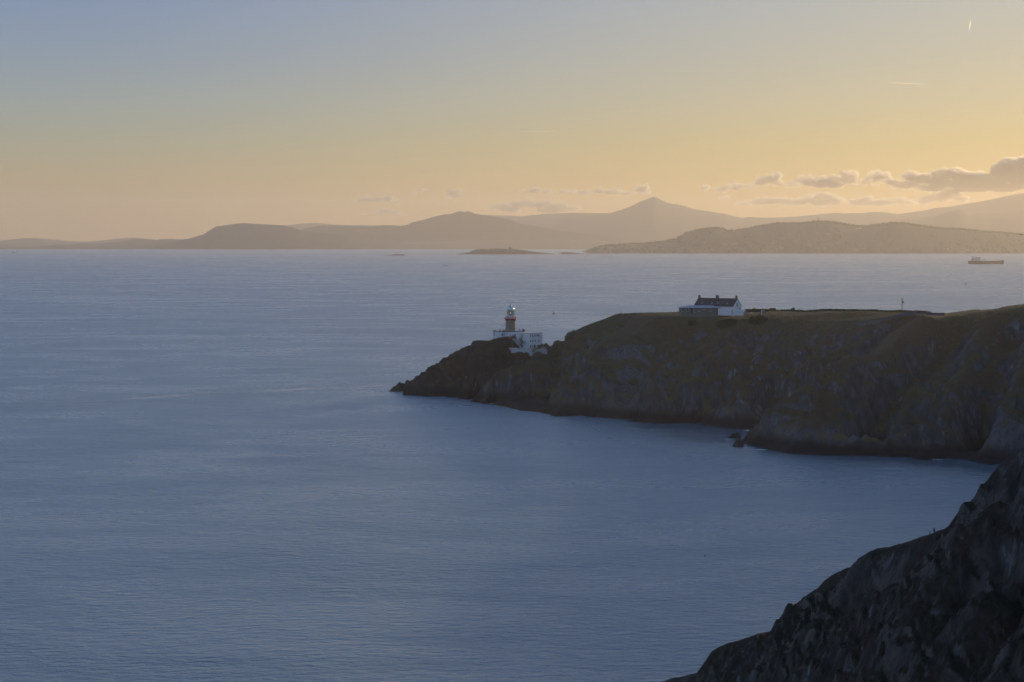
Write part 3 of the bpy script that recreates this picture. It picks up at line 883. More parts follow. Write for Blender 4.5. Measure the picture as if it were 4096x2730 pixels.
m = MB(); m.lathe((tx, ty - .80, zo - .2), [(.05, -.32), (.26, -.18), (.34, 0), (.26, .2), (.05, .34)], 14)
lm = bpy.data.materials.new('lit_lamp'); lm.use_nodes = True
lb = lm.node_tree.nodes['Principled BSDF']; lb.inputs['Emission Color'].default_value = (1, .93, .6, 1); lb.inputs['Emission Strength'].default_value = .9
m.build('lamp', lm, op)
m = MB(); hd = Z(1225) - zg1
m.lathe((tx, ty, zg1), [(2.12, 0), (2.15, .15), (2.0, .2)] + [(1.98 * math.cos(t) ** .8, .2 + (hd - .2) * math.sin(t)) for t in np.linspace(.05, 1.25, 9)] + [(.5, hd), (.45, hd + .25), (.62, hd + .3), (.55, hd + .5), (.1, hd + .62)], 32)
dm = m.build('dome', M['dome'], lh, smooth=True)
m = MB(); zf = zg1 + hd + .6
m.bar((tx, ty, zf), (tx, ty, Z(1208)), .05); m.bar((tx - .4, ty, zf + .9), (tx + .4, ty, zf + .9), .04); m.bar((tx, ty, zf + 1.4), (tx + .5, ty, zf + 1.4), .05)
m.bar((tx - .75, ty - .3, zf - .1), (tx + .1, ty, zf - .2), .05)
m.build('weather_vane', M['black'], dm)
m = MB()
prev = None
for t in np.linspace(0, 1.45, 9):
    q = (tx + 2.25 * math.cos(t) * .92, ty - .9, zg1 + .3 + (hd + .1) * math.sin(t))
    if prev: m.bar(prev, q, .05)
    prev = q
m.bar((tx + 2.1, ty - .9, zt + .8), (tx + 2.1, ty - .9, zg1 + .3), .06); m.bar((tx + 2.35, ty - .5, zt + .8), (tx + 2.35, ty - .5, zg1 + .2), .06)
m.build('ladder', M['steel'], lh)
m = MB(); m.bar((tx - 2.9, ty - .3, zt + 1.7), (tx - 2.9, ty - .3, zt + 3.2), .05)
m.build('antenna', M['black'], lh)


def wall_frame(a, b):
    """helper for things fixed on a wall running from a to b (2d): returns point(s along, out, z)"""
    a = Vector(a); b = Vector(b); t = (b - a).normalized(); n = Vector((t.y, -t.x))
    if n.y > 0: n = -n
    return lambda s, o, z: Vector((a.x + t.x * s + n.x * o, a.y + t.y * s + n.y * o, z)), math.atan2(t.y, t.x), (b - a).length


def window(parent, fr, s, z, w, h, name='window', mat_=None, sill=True):
    f, ang, ln = fr
    m = MB(); c = f(s, .03, z); m.box(c, (w, .10, h), ang)
    o = m.build(name, mat_ or M['window'], parent)
    m = MB()
    for dz, hh in ((h / 2 + .05, .1), (-h / 2 - .05, .12)):
        m.box(f(s, .07, z + dz), (w + .2, .16, hh), ang)
    for dx in (-w / 2 - .04, w / 2 + .04):
        m.box(f(s + dx, .06, z), (.08, .15, h), ang)
    m.box(f(s, .07, z), (w, .06, .05), ang)
    m.build('frame', M['white'], o)
    return o


# main keeper's block round the tower
bk = empty('keepers_block', (tx - 3, 1100, 21.5), 'flat roofed white building wrapped round the tower foot, chamfered left end', 'building')
zr = Z(1328, 1096)
A = [((1972 - U0) / F * 1099, 1099), ((1989 - U0) / F * 1095.5, 1095.5), ((2098 - U0) / F * 1094, 1094), ((2101 - U0) / F * 1094, 1109), ((1972 - U0) / F * 1099, 1110)]
m = MB(); m.prism(A, 21.0, zr); m.build('wall', M['white'], bk)
m = MB()
def grow(poly, k):
    cx = sum(p[0] for p in poly) / len(poly); cy = sum(p[1] for p in poly) / len(poly)
    return [(cx + (x - cx) * k, cy + (y - cy) * k) for x, y in poly]
m.prism(grow(A, 1.015), zr, zr + .28); rf = m.build('roof', M['brownstone'], bk)
f1 = wall_frame(A[0], A[1]); f2 = wall_frame(A[1], A[2])
window(bk, f1, 1.1, Z(1338, 1097), .62, 1.75)
window(bk, f2, (2009.5 - 1989) / F * 1095, Z(1340.5, 1095), .62, 1.5)
window(bk, f2, (2060.5 - 1989) / F * 1095, Z(1341.5, 1095), .62, 1.3)
m = MB()
for u_ in (2015.2, 2017.8):
    q = f2[0]((u_ - 1989) / F * 1095, .15, 0); m.bar((q.x, q.y, zr), (q.x, q.y, Z(1352)), .07)
q = f2[0]((2020 - 1989) / F * 1095, .15, 0); m.bar((q.x, q.y, Z(1339)), (q.x + .9, q.y, Z(1335)), .06); m.bar((q.x + .9, q.y, Z(1335)), (q.x + .9, q.y, Z(1331)), .06)
m.build('drainpipe', M['black'], bk)
for u_, h_, mt, r_, dy in ((2001, 1.3, 'black', .16, 2), (2005, .7, 'white', .22, 1.2), (1992, .35, 'white', .45, 1.0), (2077.5, 1.25, 'brownstone', .15, 4), (2090.3, 1.15, 'brownstone', .15, 4), (2063.5, .75, 'white', .35, 1.5)):
    x_ = (u_ - U0) / F * 1098
    m = MB(); m.lathe((x_, 1095.5 + dy, zr + .26), [(r_ * 2, 0), (r_ * 1.8, .25), (r_, .4), (r_, h_)], 10); m.build('roof_vent', M[mt], rf)
m = MB(); x_ = (2018 - U0) / F * 1102; m.lathe((x_, 1103, zr + .2), [(1.1, 0), (1.15, .3), (.9, .75), (.45, 1.0), (.1, 1.05)], 16); m.build('tank', M['cream'], rf, smooth=True)
m = MB(); x_ = (2095 - U0) / F * 1093; m.box((x_, 1095.4, zr + .75), (.85, .8, 1.05)); m.box((x_, 1095.4, zr + 1.32), (1.0, .95, .12)); m.build('chimney', M['brownstone'], rf)
m = MB(); m.box(((2090 - U0) / F * 1093, 1096, zr + .6), (.55, .5, .7)); m.build('skylight', M['white'], rf)
m = MB()
xa, xb = (2063 - U0) / F * 1096, (2088 - U0) / F * 1096
m.box(((xa + xb) / 2, 1095.2, zr + .5), (xb - xa, .3, .5)); m.build('parapet', M['white'], bk)

# three storey wing, corner towards the viewer
wg = empty('three_storey_wing', ((2118 - U0) / F * 1080, 1085, 22), 'white three storey block with rows of small windows, corner towards the sea', 'building')
cz = ((2118 - U0) / F * 1081, 1081.0)
wl = ((2066 - U0) / F * 1088, 1088.0); wr = ((2169.5 - U0) / F * 1088, 1088.0)
bk4 = (wl[0] + wr[0] - cz[0], wl[1] + wr[1] - cz[1])
zw = Z(1334, 1084); zb = 21.0
m = MB(); m.prism([wl, cz, wr, bk4], zb, zw); m.build('wall', M['white'], wg)
m = MB(); m.prism(grow([wl, cz, wr, bk4], 1.03), zw, zw + .22); wrf = m.build('roof', M['weathered'], wg)
fl = wall_frame(wl, cz); frr = wall_frame(cz, wr)
kx = frr[2] / (2169.5 - 2118)
for v_, us_ in ((1343, (2121.4, 2130.8, 2139.6, 2148.0, 2153.8)), (1364.6, (2121.8, 2130.8, 2140, 2154.4)), (1385, (2122, 2130.8, 2149.2, 2154))):
    for u_ in us_:
        window(wg, frr, (u_ - 2118) * kx, Z(v_, 1084.5), .62, 1.05)
m = MB(); m.box(frr[0]((2139 - 2118) * kx, .03, Z(1388, 1084)), (1.05, .1, 2.2), frr[1]); dr = m.build('door', M['wood'], wg)
m = MB(); m.box(frr[0]((2139 - 2118) * kx, .1, Z(1388, 1084) + 1.18), (1.3, .22, .14), frr[1]); m.build('lintel', M['white'], dr)
kl = fl[2] / (2118 - 2066)
for v_, u_, w_, h_ in ((1345, 2091, .55, 1.0), (1366, 2091, .55, .95), (1386, 2090.5, .65, 1.1), (1386, 2075.5, .7, .8)):
    window(wg, fl, (u_ - 2066) * kl, Z(v_, 1084.5), w_, h_)
m = MB(); q = fl[0]((2085.3 - 2066) * kl, .2, 0); m.bar((q.x, q.y, zw - .3), (q.x, q.y, 22.0), .09); m.build('drainpipe', M['black'], wg)
# outside iron stair
m = MB()
g_ = fl[0]
s0 = (2085 - 2066) * kl
for k in range(4):
    zz = Z(1352 + k * 9, 1084)
    a_, b_ = g_(s0 - .3, .5, zz), g_(s0 + 1.6, .5, zz)
    m.bar(a_, b_, .06); m.bar(g_(s0 - .3, 1.2, zz), g_(s0 + 1.6, 1.2, zz), .06)
    m.bar(g_(s0 - .3, 1.2, zz + 1), g_(s0 + 1.6, 1.2, zz + 1), .04)
    m.box(g_(s0 + .65, .85, zz - .02), (1.9, .7, .06), fl[1])
    m.bar(g_(s0 - .3 if k % 2 else s0 + 1.6, .9, zz), g_(s0 + 1.6 if k % 2 else s0 - .3, .9, zz - 1.2), .07)
for s_ in (s0 - .3, s0 + 1.6):
    m.bar(g_(s_, 1.2, Z(1350, 1084)), g_(s_, 1.2, 22.0), .07)
m.bar(g_(s0 + 1.6, 1.0, Z(1369, 1084)), g_(s0 + 4.1, 1.0, Z(1366.5, 1084)), .09)
m.bar(g_(s0 + 1.0, 1.0, Z(1378, 1084)), g_(s0 + 3.9, 1.0, Z(1365, 1084)), .08)
for k in range(3):
    m.bar(g_(s0 + 2.2 + k * .9, 1.0, Z(1368 - k, 1084)), g_(s0 + 2.9 + k * .9, 1.0, Z(1377, 1084)), .05)
m.build('fire_escape', M['black'], wg)

# low block between the two with plant on its roof
mb_ = empty('plant_room', ((2045 - U0) / F * 1086, 1087, 21.5), 'lower grey white block with machinery and railings on its flat roof', 'building')
xa, xb = (2022 - U0) / F * 1087, (2067.5 - U0) / F * 1087
zp = Z(1355, 1086)
m = MB(); m.box(((xa + xb) / 2, 1090, (zp + 21) / 2), (xb - xa, 7.0, zp - 21)); m.build('wall', M['weathered'], mb_)
m = MB(); m.box(((xa + xb) / 2, 1089.9, zp + .06), (xb - xa + .2, 7.3, .12)); m.build('roof', M['brownstone'], mb_)
m = MB(); m.box(((2057.5 - U0) / F * 1086.4, 1086.42, Z(1372, 1086)), (.18, .12, 3.0)); m.build('drainpipe', M['black'], mb_)
m = MB(); m.box(((2048 - U0) / F * 1086, 1086.44, Z(1378, 1086) + .1), (1.0, .12, 1.5)); m.build('door', M['brownstone'], mb_)
for u_, w_, h_, mt in ((2053, 1.1, 1.5, 'brownstone'), (2047, .8, 1.0, 'red'), (2041, .35, 1.9, 'black'), (2034.5, .5, 1.0, 'black'), (2028, .9, .7, 'black'), (2061, 1.0, .9, 'red'), (2023, .6, .8, 'black')):
    m = MB(); x_ = (u_ - U0) / F * 1088; m.lathe((x_, 1088.4, zp + .12), [(w_ / 2, 0), (w_ / 2, h_ * .8), (w_ * .3, h_ * .9), (w_ * .12, h_)], 8); m.build('roof_machinery', M[mt], mb_)
m = MB(); x_ = (2052 - U0) / F * 1088; m.bar((x_, 1088.5, zp), (x_, 1088.5, Z(1335, 1088)), .07); m.bar((x_ - .4, 1088.5, Z(1341, 1088)), (x_ + .5, 1088.5, Z(1341, 1088)), .05); m.build('mast', M['black'], mb_)
m = MB()
for k in range(12):
    x_ = xa + .2 + (xb - xa - .4) * k / 11; m.bar((x_, 1086.6, zp + .1), (x_, 1086.6, zp + 1.1), .035)
for h_ in (.6, 1.1): m.bar((xa + .2, 1086.6, zp + h_), (xb - .2, 1086.6, zp + h_), .035)
m.build('railing', M['steel'], mb_)

# retaining wall with stair and yard
rw = empty('retaining_wall', ((2060 - U0) / F * 1074, 1075, 15), 'stained white retaining wall with stair below the lighthouse buildings', 'wall')
def pt(u, v, d): return P(u, v, d)
def slab(name, pts, th, mt, parent):
    """upright wall: pts = (u, vtop, vbottom, d) along its length"""
    m = MB(); vs = []
    for u, vt, vb, d in pts:
        a = P(u, vt, d); b = P(u, vb, d)
        vs += [b, a, (a[0], a[1] + th, a[2]), (b[0], b[1] + th, b[2])]
    fs = []
    for i in range(len(pts) - 1):
        o = i * 4
        for k in range(4): fs.append((o + k, o + (k + 1) % 4, o + 4 + (k + 1) % 4, o + 4 + k))
    fs += [(0, 3, 2, 1), tuple(len(vs) - 4 + k for k in range(4))]
    m.add(vs, fs)
    return m.build(name, mt, parent)
slab('curved_wall', [(1998, 1388, 1460, 1073), (2030, 1391, 1460, 1069), (2070, 1393, 1470, 1067), (2112, 1394, 1475, 1066.5)], .7, M['weathered'], rw)
slab('yard_wall', [(2112, 1394.5, 1470, 1066.3), (2128, 1396, 1470, 1066), (2131, 1414, 1480, 1066), (2140, 1415, 1480, 1066)], .8, M['weathered'], rw)
slab('stair_wall', [(2117, 1413, 1480, 1064.5), (2132, 1413, 1480, 1064.5), (2150, 1398, 1480, 1065), (2165, 1396, 1475, 1066), (2182, 1398.5, 1460, 1067), (2189, 1400, 1450, 1068)], .9, M['weathered'], rw)
slab('yard_back_wall', [(2117, 1396, 1420, 1074), (2150, 1396, 1420, 1074)], .4, M['stone'], rw)
m = MB()
for k in range(10):
    c_ = P(2135 + k * 1.5, 1411 - k * 1.4, 1066.5 + k * .1); m.box((c_[0], c_[1], c_[2] - .6), (.3, 1.6, 1.2))
m.build('step', M['stone'], rw)
m = MB()
a_, b_ = P(2117, 1397, 1073), P(2150, 1395, 1073)
m.bar(a_, b_, .1)
for k in range(8):
    t = k / 7; q = Vector(a_).lerp(Vector(b_), t); m.bar(q, q + Vector((0, 0, 1.3)), .05)
m.bar(Vector(a_) + Vector((0, 0, 1.3)), Vector(b_) + Vector((0, 0, 1.3)), .05)
m.build('railing', M['wood'], rw)
def railing(name, a, b, n, h, r, mt, label, group=None):
    m = MB()
    for k in range(n):
        q = Vector(a).lerp(Vector(b), k / (n - 1)); m.bar(q - Vector((0, 0, .3)), q + Vector((0, 0, h)), r)
    for h_ in (h * .5, h): m.bar(Vector(a) + Vector((0, 0, h_)), Vector(b) + Vector((0, 0, h_)), r)
    tag(m.build(name, mt), label, 'railing', group)
railing('railing', P(2166, 1397.5, 1067.5), P(2184, 1399.5, 1068.5), 6, 1.15, .06, M['cream'], 'pale railing on the terrace edge right of the three storey block')
railing('railing', P(1955, 1360, 1096), P(1990, 1362, 1092), 7, .9, .05, M['steel'], 'thin railing on the rock left of the white building')
# terrace decks behind the walls
m = MB(); m.prism([(P(2000, 0, 1074)[0], 1074), (P(2112, 0, 1067)[0], 1067.5), (P(2186, 0, 1068)[0], 1068.5), (P(2186, 0, 1080)[0], 1086), (P(2000, 0, 1080)[0], 1086)], 18, Z(1396, 1070) - .3)
m.build('terrace', M['stone'], rw)
# red lean-to roof, stair rail, bright post
rs = empty('red_roofed_shed', P(2037, 1388, 1076), 'low red roofed shed behind the retaining wall', 'shed')
c_ = Vector(P(2037, 1390, 1076)); m = MB(); m.box((c_.x, c_.y, c_.z - .5), (2.3, 2, 1.3)); m.build('wall', M['weathered'], rs)
m = MB(); m.box((c_.x, c_.y, c_.z + .3), (2.6, 2.3, .3), taper=.85); m.build('roof', M['red'], rs)
st = empty('entrance_stair', P(2065, 1385, 1079), 'dark stair with red handrail sloping down to the yard', 'stairs')
m = MB()
for k in range(12):
    q = Vector(P(2052 + k * 2.1, 1377 + k * 1.35, 1080)); m.box((q.x, q.y, q.z - .25), (.32, 1.3, .5))
m.build('step', M['brownstone'], st)
m = MB(); a_, b_ = Vector(P(2051, 1375.5, 1079.2)), Vector(P(2076, 1391.5, 1079.2))
m.bar(a_ + Vector((0, 0, .9)), b_ + Vector((0, 0, .9)), .07)
for k in range(7):
    q = a_.lerp(b_, k / 6); m.bar(q, q + Vector((0, 0, .9)), .05)
m.build('handrail', M['red'], st)
ps = MB(); q = Vector(P(2046.5, 1393, 1072)); ps.lathe((q.x, q.y, q.z - .5), [(.16, 0), (.16, 1.3), (.2, 1.4), (.05, 1.6)], 10)
tag(ps.build('post', M['white']), 'short white post on the retaining wall beside the red roofed shed', 'post')

# stone walls at the neck
nw = MB(); nw.m = 0
a_ = P(2200, 1389, 1088); 
tag(slab('stone_wall', [(2199, 1388.5, 1405, 1088), (2218, 1387.5, 1402, 1088), (2236, 1387, 1398, 1088)], .6, M['stone'], None), 'grey stone wall at the top of the path down to the lighthouse', 'wall')
tag(slab('rubble_wall', [(2127, 1427, 1456, 1061), (2145, 1424.5, 1456, 1060), (2168, 1423.5, 1450, 1060)], 1.5, M['brownstone'], None), 'dark brown rubble wall below the stained white wall', 'wall')
tag(slab('lower_wall', [(2131, 1449, 1476, 1058.5), (2146, 1450, 1476, 1058.5), (2156, 1451, 1470, 1058.5)], 1.0, M['weathered'], None), 'small white wall piece deep in the gap under the brown wall', 'wall')


def seen_at(u, v):
    """ground point whose picture lies at (u, v), nearest first"""
    for d in np.arange(780, 1100, .5):
        g = on_ground(u, d)
        if V0 + (H - g.z) * F / d <= v: return g
    return on_ground(u, 1000)


# ---------------------------------------------------------------- cottage group
CD = 1010.0
gz = H - (1253 - V0) / F * CD      # ground level there


def cottage():
    e = empty('cottage', (P(2874, 0, CD)[0], CD, gz), 'long white cottage with dark slate roof and three brick chimneys', 'house')
    ang = R(-37)                      # right end comes nearer
    L_, Wd = 22.0, 7.4
    c0 = Vector((P(2871, 0, CD)[0], CD, 0))
    ca, sa = math.cos(ang), math.sin(ang)
    T = lambda s, t, z: Vector((c0.x + s * ca - t * sa, c0.y + s * sa + t * ca, z))
    ze, zr_ = gz + 3.7, gz + 7.0
    # walls with gables
    m = MB(); h = L_ / 2; w = Wd / 2
    vs = [T(-h, -w, gz - 2), T(h, -w, gz - 2), T(h, w, gz - 2), T(-h, w, gz - 2), T(-h, -w, ze), T(h, -w, ze), T(h, w, ze), T(-h, w, ze), T(-h, 0, zr_ - .1), T(h, 0, zr_ - .1)]
    m.add(vs, [(0, 1, 5, 4), (1, 2, 6, 9, 5), (2, 3, 7, 6), (3, 0, 4, 8, 7), (0, 3, 2, 1), (4, 5, 9, 8), (7, 8, 9, 6)])
    m.build('wall', M['white'], e)
    m = MB(); ov = .35; hh = h + .12
    for s_ in (-1, 1):
        a = [T(-hh, s_ * (w + ov), ze - .25), T(hh, s_ * (w + ov), ze - .25), T(hh, 0, zr_ + .1), T(-hh, 0, zr_ + .1)]
        b = [p + Vector((0, 0, .18)) for p in a]
        m.add(a + b, [(0, 1, 2, 3), (7, 6, 5, 4), (0, 4, 5, 1), (1, 5, 6, 2), (2, 6, 7, 3), (3, 7, 4, 0)])
    rf_ = m.build('roof', M['slate'], e)
    for s_, k in ((-h + .55, .9), (-.3, 1.35), (h - .55, .9)):
        m = MB(); p = T(s_, 0, zr_ + .35); m.box(p, (k, .9, 1.9), ang); m.box(T(s_, 0, zr_ + 1.35), (k + .22, 1.1, .2), ang)
        ch = m.build('chimney', M['brick'], rf_)
        n = 2 if k < 1 else 4
        for j in range(n):
            m = MB(); q = T(s_ + (j - (n - 1) / 2) * .32, 0, zr_ + 1.42); m.lathe(q, [(.13, 0), (.11, .3), (.14, .36)], 8); m.build('chimney_pot', M['brick'], ch)
    for s_ in (-7.3, -1.6, 1.7, 7.0):
        m = MB(); t = -w * .72; zz = ze + (zr_ - ze) * .28
        vs = [T(s_ - .4, t - .35, zz - .24 + .12), T(s_ + .4, t - .35, zz - .24 + .12), T(s_ + .4, t + .35, zz + .34 + .12), T(s_ - .4, t + .35, zz + .34 + .12)]
        up = Vector((0, 0, .12)); m.add(vs + [v + up for v in vs], [(0, 1, 2, 3), (7, 6, 5, 4), (0, 4, 5, 1), (1, 5, 6, 2), (2, 6, 7, 3), (3, 7, 4, 0)])
        m.build('roof_window', M['glass2'], rf_)
    a, b = T(h, -w, 0), T(h, w, 0)
    t_ = (b - a).normalized(); n_ = Vector((ca, sa, 0))
    for s_, z, ww, hh_ in ((w - .3, gz + 4.3, .6, 1.3), (Wd - 1.2, gz + 2.2, .45, 1.1)):
        m = MB(); m.box(a + t_ * s_ + n_ * .03 + Vector((0, 0, z)), (.1, ww, hh_), ang); o = m.build('window', M['window'], e)
        m = MB(); m.box(a + t_ * s_ + n_ * .07 + Vector((0, 0, z - hh_ / 2 - .06)), (.18, ww + .25, .12), ang); m.build('sill', M['stone'], o)
    for s_ in (-3.5, 3.2, 8.6):
        m = MB(); q = T(s_, -w - .12, 0); m.bar((q.x, q.y, ze - .2), (q.x, q.y, gz), .08); m.build('drainpipe', M['black'], e)


M['glass2'] = mat('skylight_glass', (.25, .33, .33), .2)
cottage()


def bungalow():
    d = 992.0; g_ = H - (1252 - V0) / F * d
    e = empty('bungalow', (P(2797, 0, d)[0], d, g_), 'low brown bungalow with wide hipped blue grey roof', 'house')
    X0, X1 = P(2721, 0, d)[0], P(2872, 0, d)[0]; ze = H - (1233.5 - V0) / F * d; zr_ = H - (1222 - V0) / F * (d + 4)
    yb = d + 8.5
    m = MB(); m.box(((X0 + X1) / 2, (d + yb) / 2, (ze + g_ - 2.5) / 2), (X1 - X0, yb - d, ze - g_ + 2.5)); m.build('wall', M['brick'], e)
    E0, E1 = P(2718, 0, d)[0] - .1, P(2887, 0, d)[0]; R0, R1 = P(2758, 0, d + 4)[0], P(2846, 0, d + 4)[0]
    m = MB(); vs = [(E0, d - .7, ze), (E1, d - .7, ze), (E1, yb + .7, ze), (E0, yb + .7, ze), (R0, d + 4.2, zr_), (R1, d + 4.2, zr_)]
    vs += [(x, y, z + .16) for x, y, z in vs[:4]] 
    m.add(vs, [(0, 3, 2, 1), (0, 1, 7, 6), (1, 2, 8, 7), (2, 3, 9, 8), (3, 0, 6, 9), (6, 7, 5, 4), (7, 8, 5), (8, 9, 4, 5), (9, 6, 4)])
    m.build('roof', M['tile'], e)
    f = wall_frame((X0, d), (X1, d))
    for s_, w_, h_, z_ in ((1.3, .9, 1.2, 1.4), (3.4, .9, 1.2, 1.4), (9.0, .6, 1.4, 1.3), (11.3, 1.8, .45, 1.95), (14.2, .9, 1.2, 1.3)):
        window(e, f, s_, g_ + z_, w_, h_)
    m = MB(); m.box((X0 + 5.6, d - .03, g_ + 1.0), (.9, .1, 2.1)); m.build('door', M['wood'], e)
    m = MB(); m.box((X0 + 6.5, d - .05, g_ + 1.0), (.35, .1, 2.1)); m.build('downpipe', M['steel'], e)
    m = MB()
    for x_ in (X1 - .2, E1 - .6): m.bar((x_, d - .4, g_ - 1), (x_, d - .4, ze), .09)
    m.build('porch_post', M['wood'], e)


bungalow()
tag(slab('garden_wall', [(2873, 1234, 1262, 990), (2905, 1231.5, 1262, 992), (2931, 1231, 1262, 995)], .35, M['white'], None), 'tall white wall joining the bungalow to the cottage', 'wall')
gw = empty('gated_wall', P(2940, 1258, 980), 'low white yard wall with two capped gate pillars in front of the cottage gable', 'wall')
slab('wall', [(2907, 1241, 1262, 981), (2924, 1241, 1262, 980.5)], .3, M['white'], gw)
slab('wall', [(2932, 1241, 1263, 980.5), (2974, 1240.5, 1263, 979)], .3, M['white'], gw)
for u_ in (2926.2, 2931.3, 2950):
    m = MB(); q = P(u_, 1238.5, 980.2); m.box((q[0], q[1], q[2] - 1.5), (.42, .42, 3.0)); m.box((q[0], q[1], q[2] + .12), (.6, .6, .25), taper=.2); m.build('pillar', M['white'], gw)
m = MB(); q = P(2928.7, 1248, 980.3); m.box(q, (.5, .1, 2.0)); m.build('gate', M['wood'], gw)
mp = MB(); q = Vector(P(2979, 1246, 1000)); mp.bar((q.x, q.y, q.z - 2), (q.x, q.y, H - (1203 - V0) / F * 1000), .06, r2=.03); mp.bar((q.x, q.y, q.z - 1), (q.x, q.y, q.z + 1.4), .1)
mp.bar((q.x, q.y, q.z + 4.9), (q.x - .3, q.y, q.z + 5.2), .03)
tag(mp.build('mast', M['steel']), 'thin tall mast just right of the cottage gable', 'mast')


def car():
    p = seen_at(2758, 1253.5); p.z += .05
    e = empty('parked_car', p, 'pale car parked in front of the brown bungalow', 'car')
    def prof(pts, w):
        vs = [(p.x + a, p.y - w, p.z + b) for a, b in pts] + [(p.x + a, p.y + w, p.z + b) for a, b in pts]; n = len(pts)
        return vs, [tuple(range(n)), tuple(range(n, 2 * n))[::-1]] + [(i, n + i, n + (i + 1) % n, (i + 1) % n) for i in range(n)]
    m = MB(); m.add(*prof([(-1.95, .35), (-1.9, .6), (-1.0, .85), (-.2, .95), (.35, 1.38), (1.35, 1.42), (1.75, .95), (1.95, .85), (1.95, .35)], .82)); m.build('body', mat('car_paint', (.62, .68, .72), .25), e)
    m = MB(); m.add(*prof([(-.15, .97), (.36, 1.34), (1.3, 1.37), (1.62, .97)], .84)); m.build('window', M['window'], e)
    for a in (-1.2, 1.25):
        for s_ in (-.78, .78):
            m = MB(); m.bar((p.x + a, p.y + s_ - .1, p.z + .32), (p.x + a, p.y + s_ + .1, p.z + .32), .32, 14); w = m.build('wheel', M['black'], e)
            m = MB(); m.bar((p.x + a, p.y + s_ - .115, p.z + .32), (p.x + a, p.y + s_ + .115, p.z + .32), .18, 10); m.build('rim', M['steel'], w)
    m = MB(); m.box((p.x - 1.88, p.y - .55, p.z + .62), (.1, .3, .14)); m.build('headlight', M['glass2'], e)


car()


def sheep():
    p = seen_at(3005, 1257)
    e = MB(); z = p.z
    e.blob((p.x, p.y, z + .55), .45, 3, .12, 2, (1.25, .6, .7)); o = e.build('sheep', M['wool'], smooth=True)
    tag(o, 'white sheep grazing on the grass right of the cottage', 'sheep')
    for a, b in ((-.35, -.16), (-.35, .16), (.32, -.16), (.32, .16)):
        m = MB(); m.bar((p.x + a, p.y + b, z - .05), (p.x + a, p.y + b, z + .4), .045, r2=.07)
        l = m.build('leg', M['black'], o)
    m = MB(); m.blob((p.x - .68, p.y, z + .36), .17, 5, .08, 2, (1.3, .7, .9)); m.build('head', M['wool'], o, smooth=True)
sheep()

# pale shed among the hedge plants
q = Vector(P(3051, 1250, 1000)); q.z = ground(q.x, q.y)
sh = empty('garden_shed', q, 'small pale boarded shed standing at the hedge', 'shed')
m = MB(); m.box((q.x, q.y, q.z + .9), (1.45, 1.5, 2.4))
for k in range(5): m.box((q.x - .6 + k * .3, q.y - .77, q.z + .9), (.1, .06, 2.3))
m.build('wall', mat('pale_grey_boards', (.42, .45, .48), .8), sh)
m = MB(); m.box((q.x, q.y, q.z + 2.2), (1.7, 1.8, .22), taper=.8); m.build('roof', M['steel'], sh)
m = MB(); m.box((q.x + .1, q.y - .8, q.z + .85), (.6, .06, 1.9)); m.build('door', M['stone'], sh)

# utility pole with transformer
q = on_ground(3608, 950)
up = empty('utility_pole', q, 'tall wooden utility pole with a transformer can on the skyline', 'utility pole')
ztop = H - (1194 - V0) / F * 950
m = MB(); m.bar((q.x, q.y, q.z - .5), (q.x, q.y, ztop), .17, 10, .12); m.build('pole', M['wood'], up)
m = MB(); m.box((q.x + .1, q.y, ztop - .25), (1.1, .12, .12)); m.build('crossarm', M['wood'], up)
m = MB(); m.lathe((q.x + .42, q.y, ztop - 2.1), [(.24, 0), (.28, .1), (.28, .85), (.2, 1.0), (.05, 1.1)], 12); m.build('transformer', M['black'], up)
for a in (-.3, .35):
    m = MB(); m.lathe((q.x + a, q.y, ztop - .19), [(.05, 0), (.06, .15), (.02, .2)], 8); m.build('insulator', M['stone'], up)
m = MB(); m.box((q.x - .12, q.y, q.z + 3.6), (.3, .2, .3)); m.build('bracket', M['black'], up)

# fence post at the left end of the plateau
q = on_ground(2486, 1048)
m = MB(); m.bar((q.x, q.y, q.z - .3), (q.x, q.y, q.z + 1.25), .1, 8, .09); m.box((q.x, q.y, q.z + 1.28), (.24, .24, .1))
tag(m.build('marker_post', M['wood']), 'lone wooden post at the left brow of the headland', 'post')


def wall_run(name, pts, h, th, mt, label, uv=False):
    """field wall following the ground: pts = (u, d)"""
    m = MB(); c = []
    for i in range(len(pts) - 1):
        n = 8
        for k in range(n):
            t = k / n; c.append((pts[i][0] * (1 - t) + pts[i + 1][0] * t, pts[i][1] * (1 - t) + pts[i + 1][1] * t))
    c.append(pts[-1])
    vs = []
    for u, d in c:
        g = seen_at(u, d) if uv else on_ground(u, d); hh = h * random.uniform(.9, 1.08)
        vs += [(g.x, g.y, g.z - .8), (g.x, g.y, g.z + hh), (g.x, g.y + th, g.z + hh), (g.x, g.y + th, g.z - .8)]
    fs = []
    for i in range(len(c) - 1):
        o = i * 4
        for k in range(4): fs.append((o + k, o + (k + 1) % 4, o + 4 + (k + 1) % 4, o + 4 + k))
    fs += [(0, 3, 2, 1), tuple(len(vs) - 4 + k for k in range(4))]
    m.add(vs, fs)
    return tag(m.build(name, mt), label, 'wall')


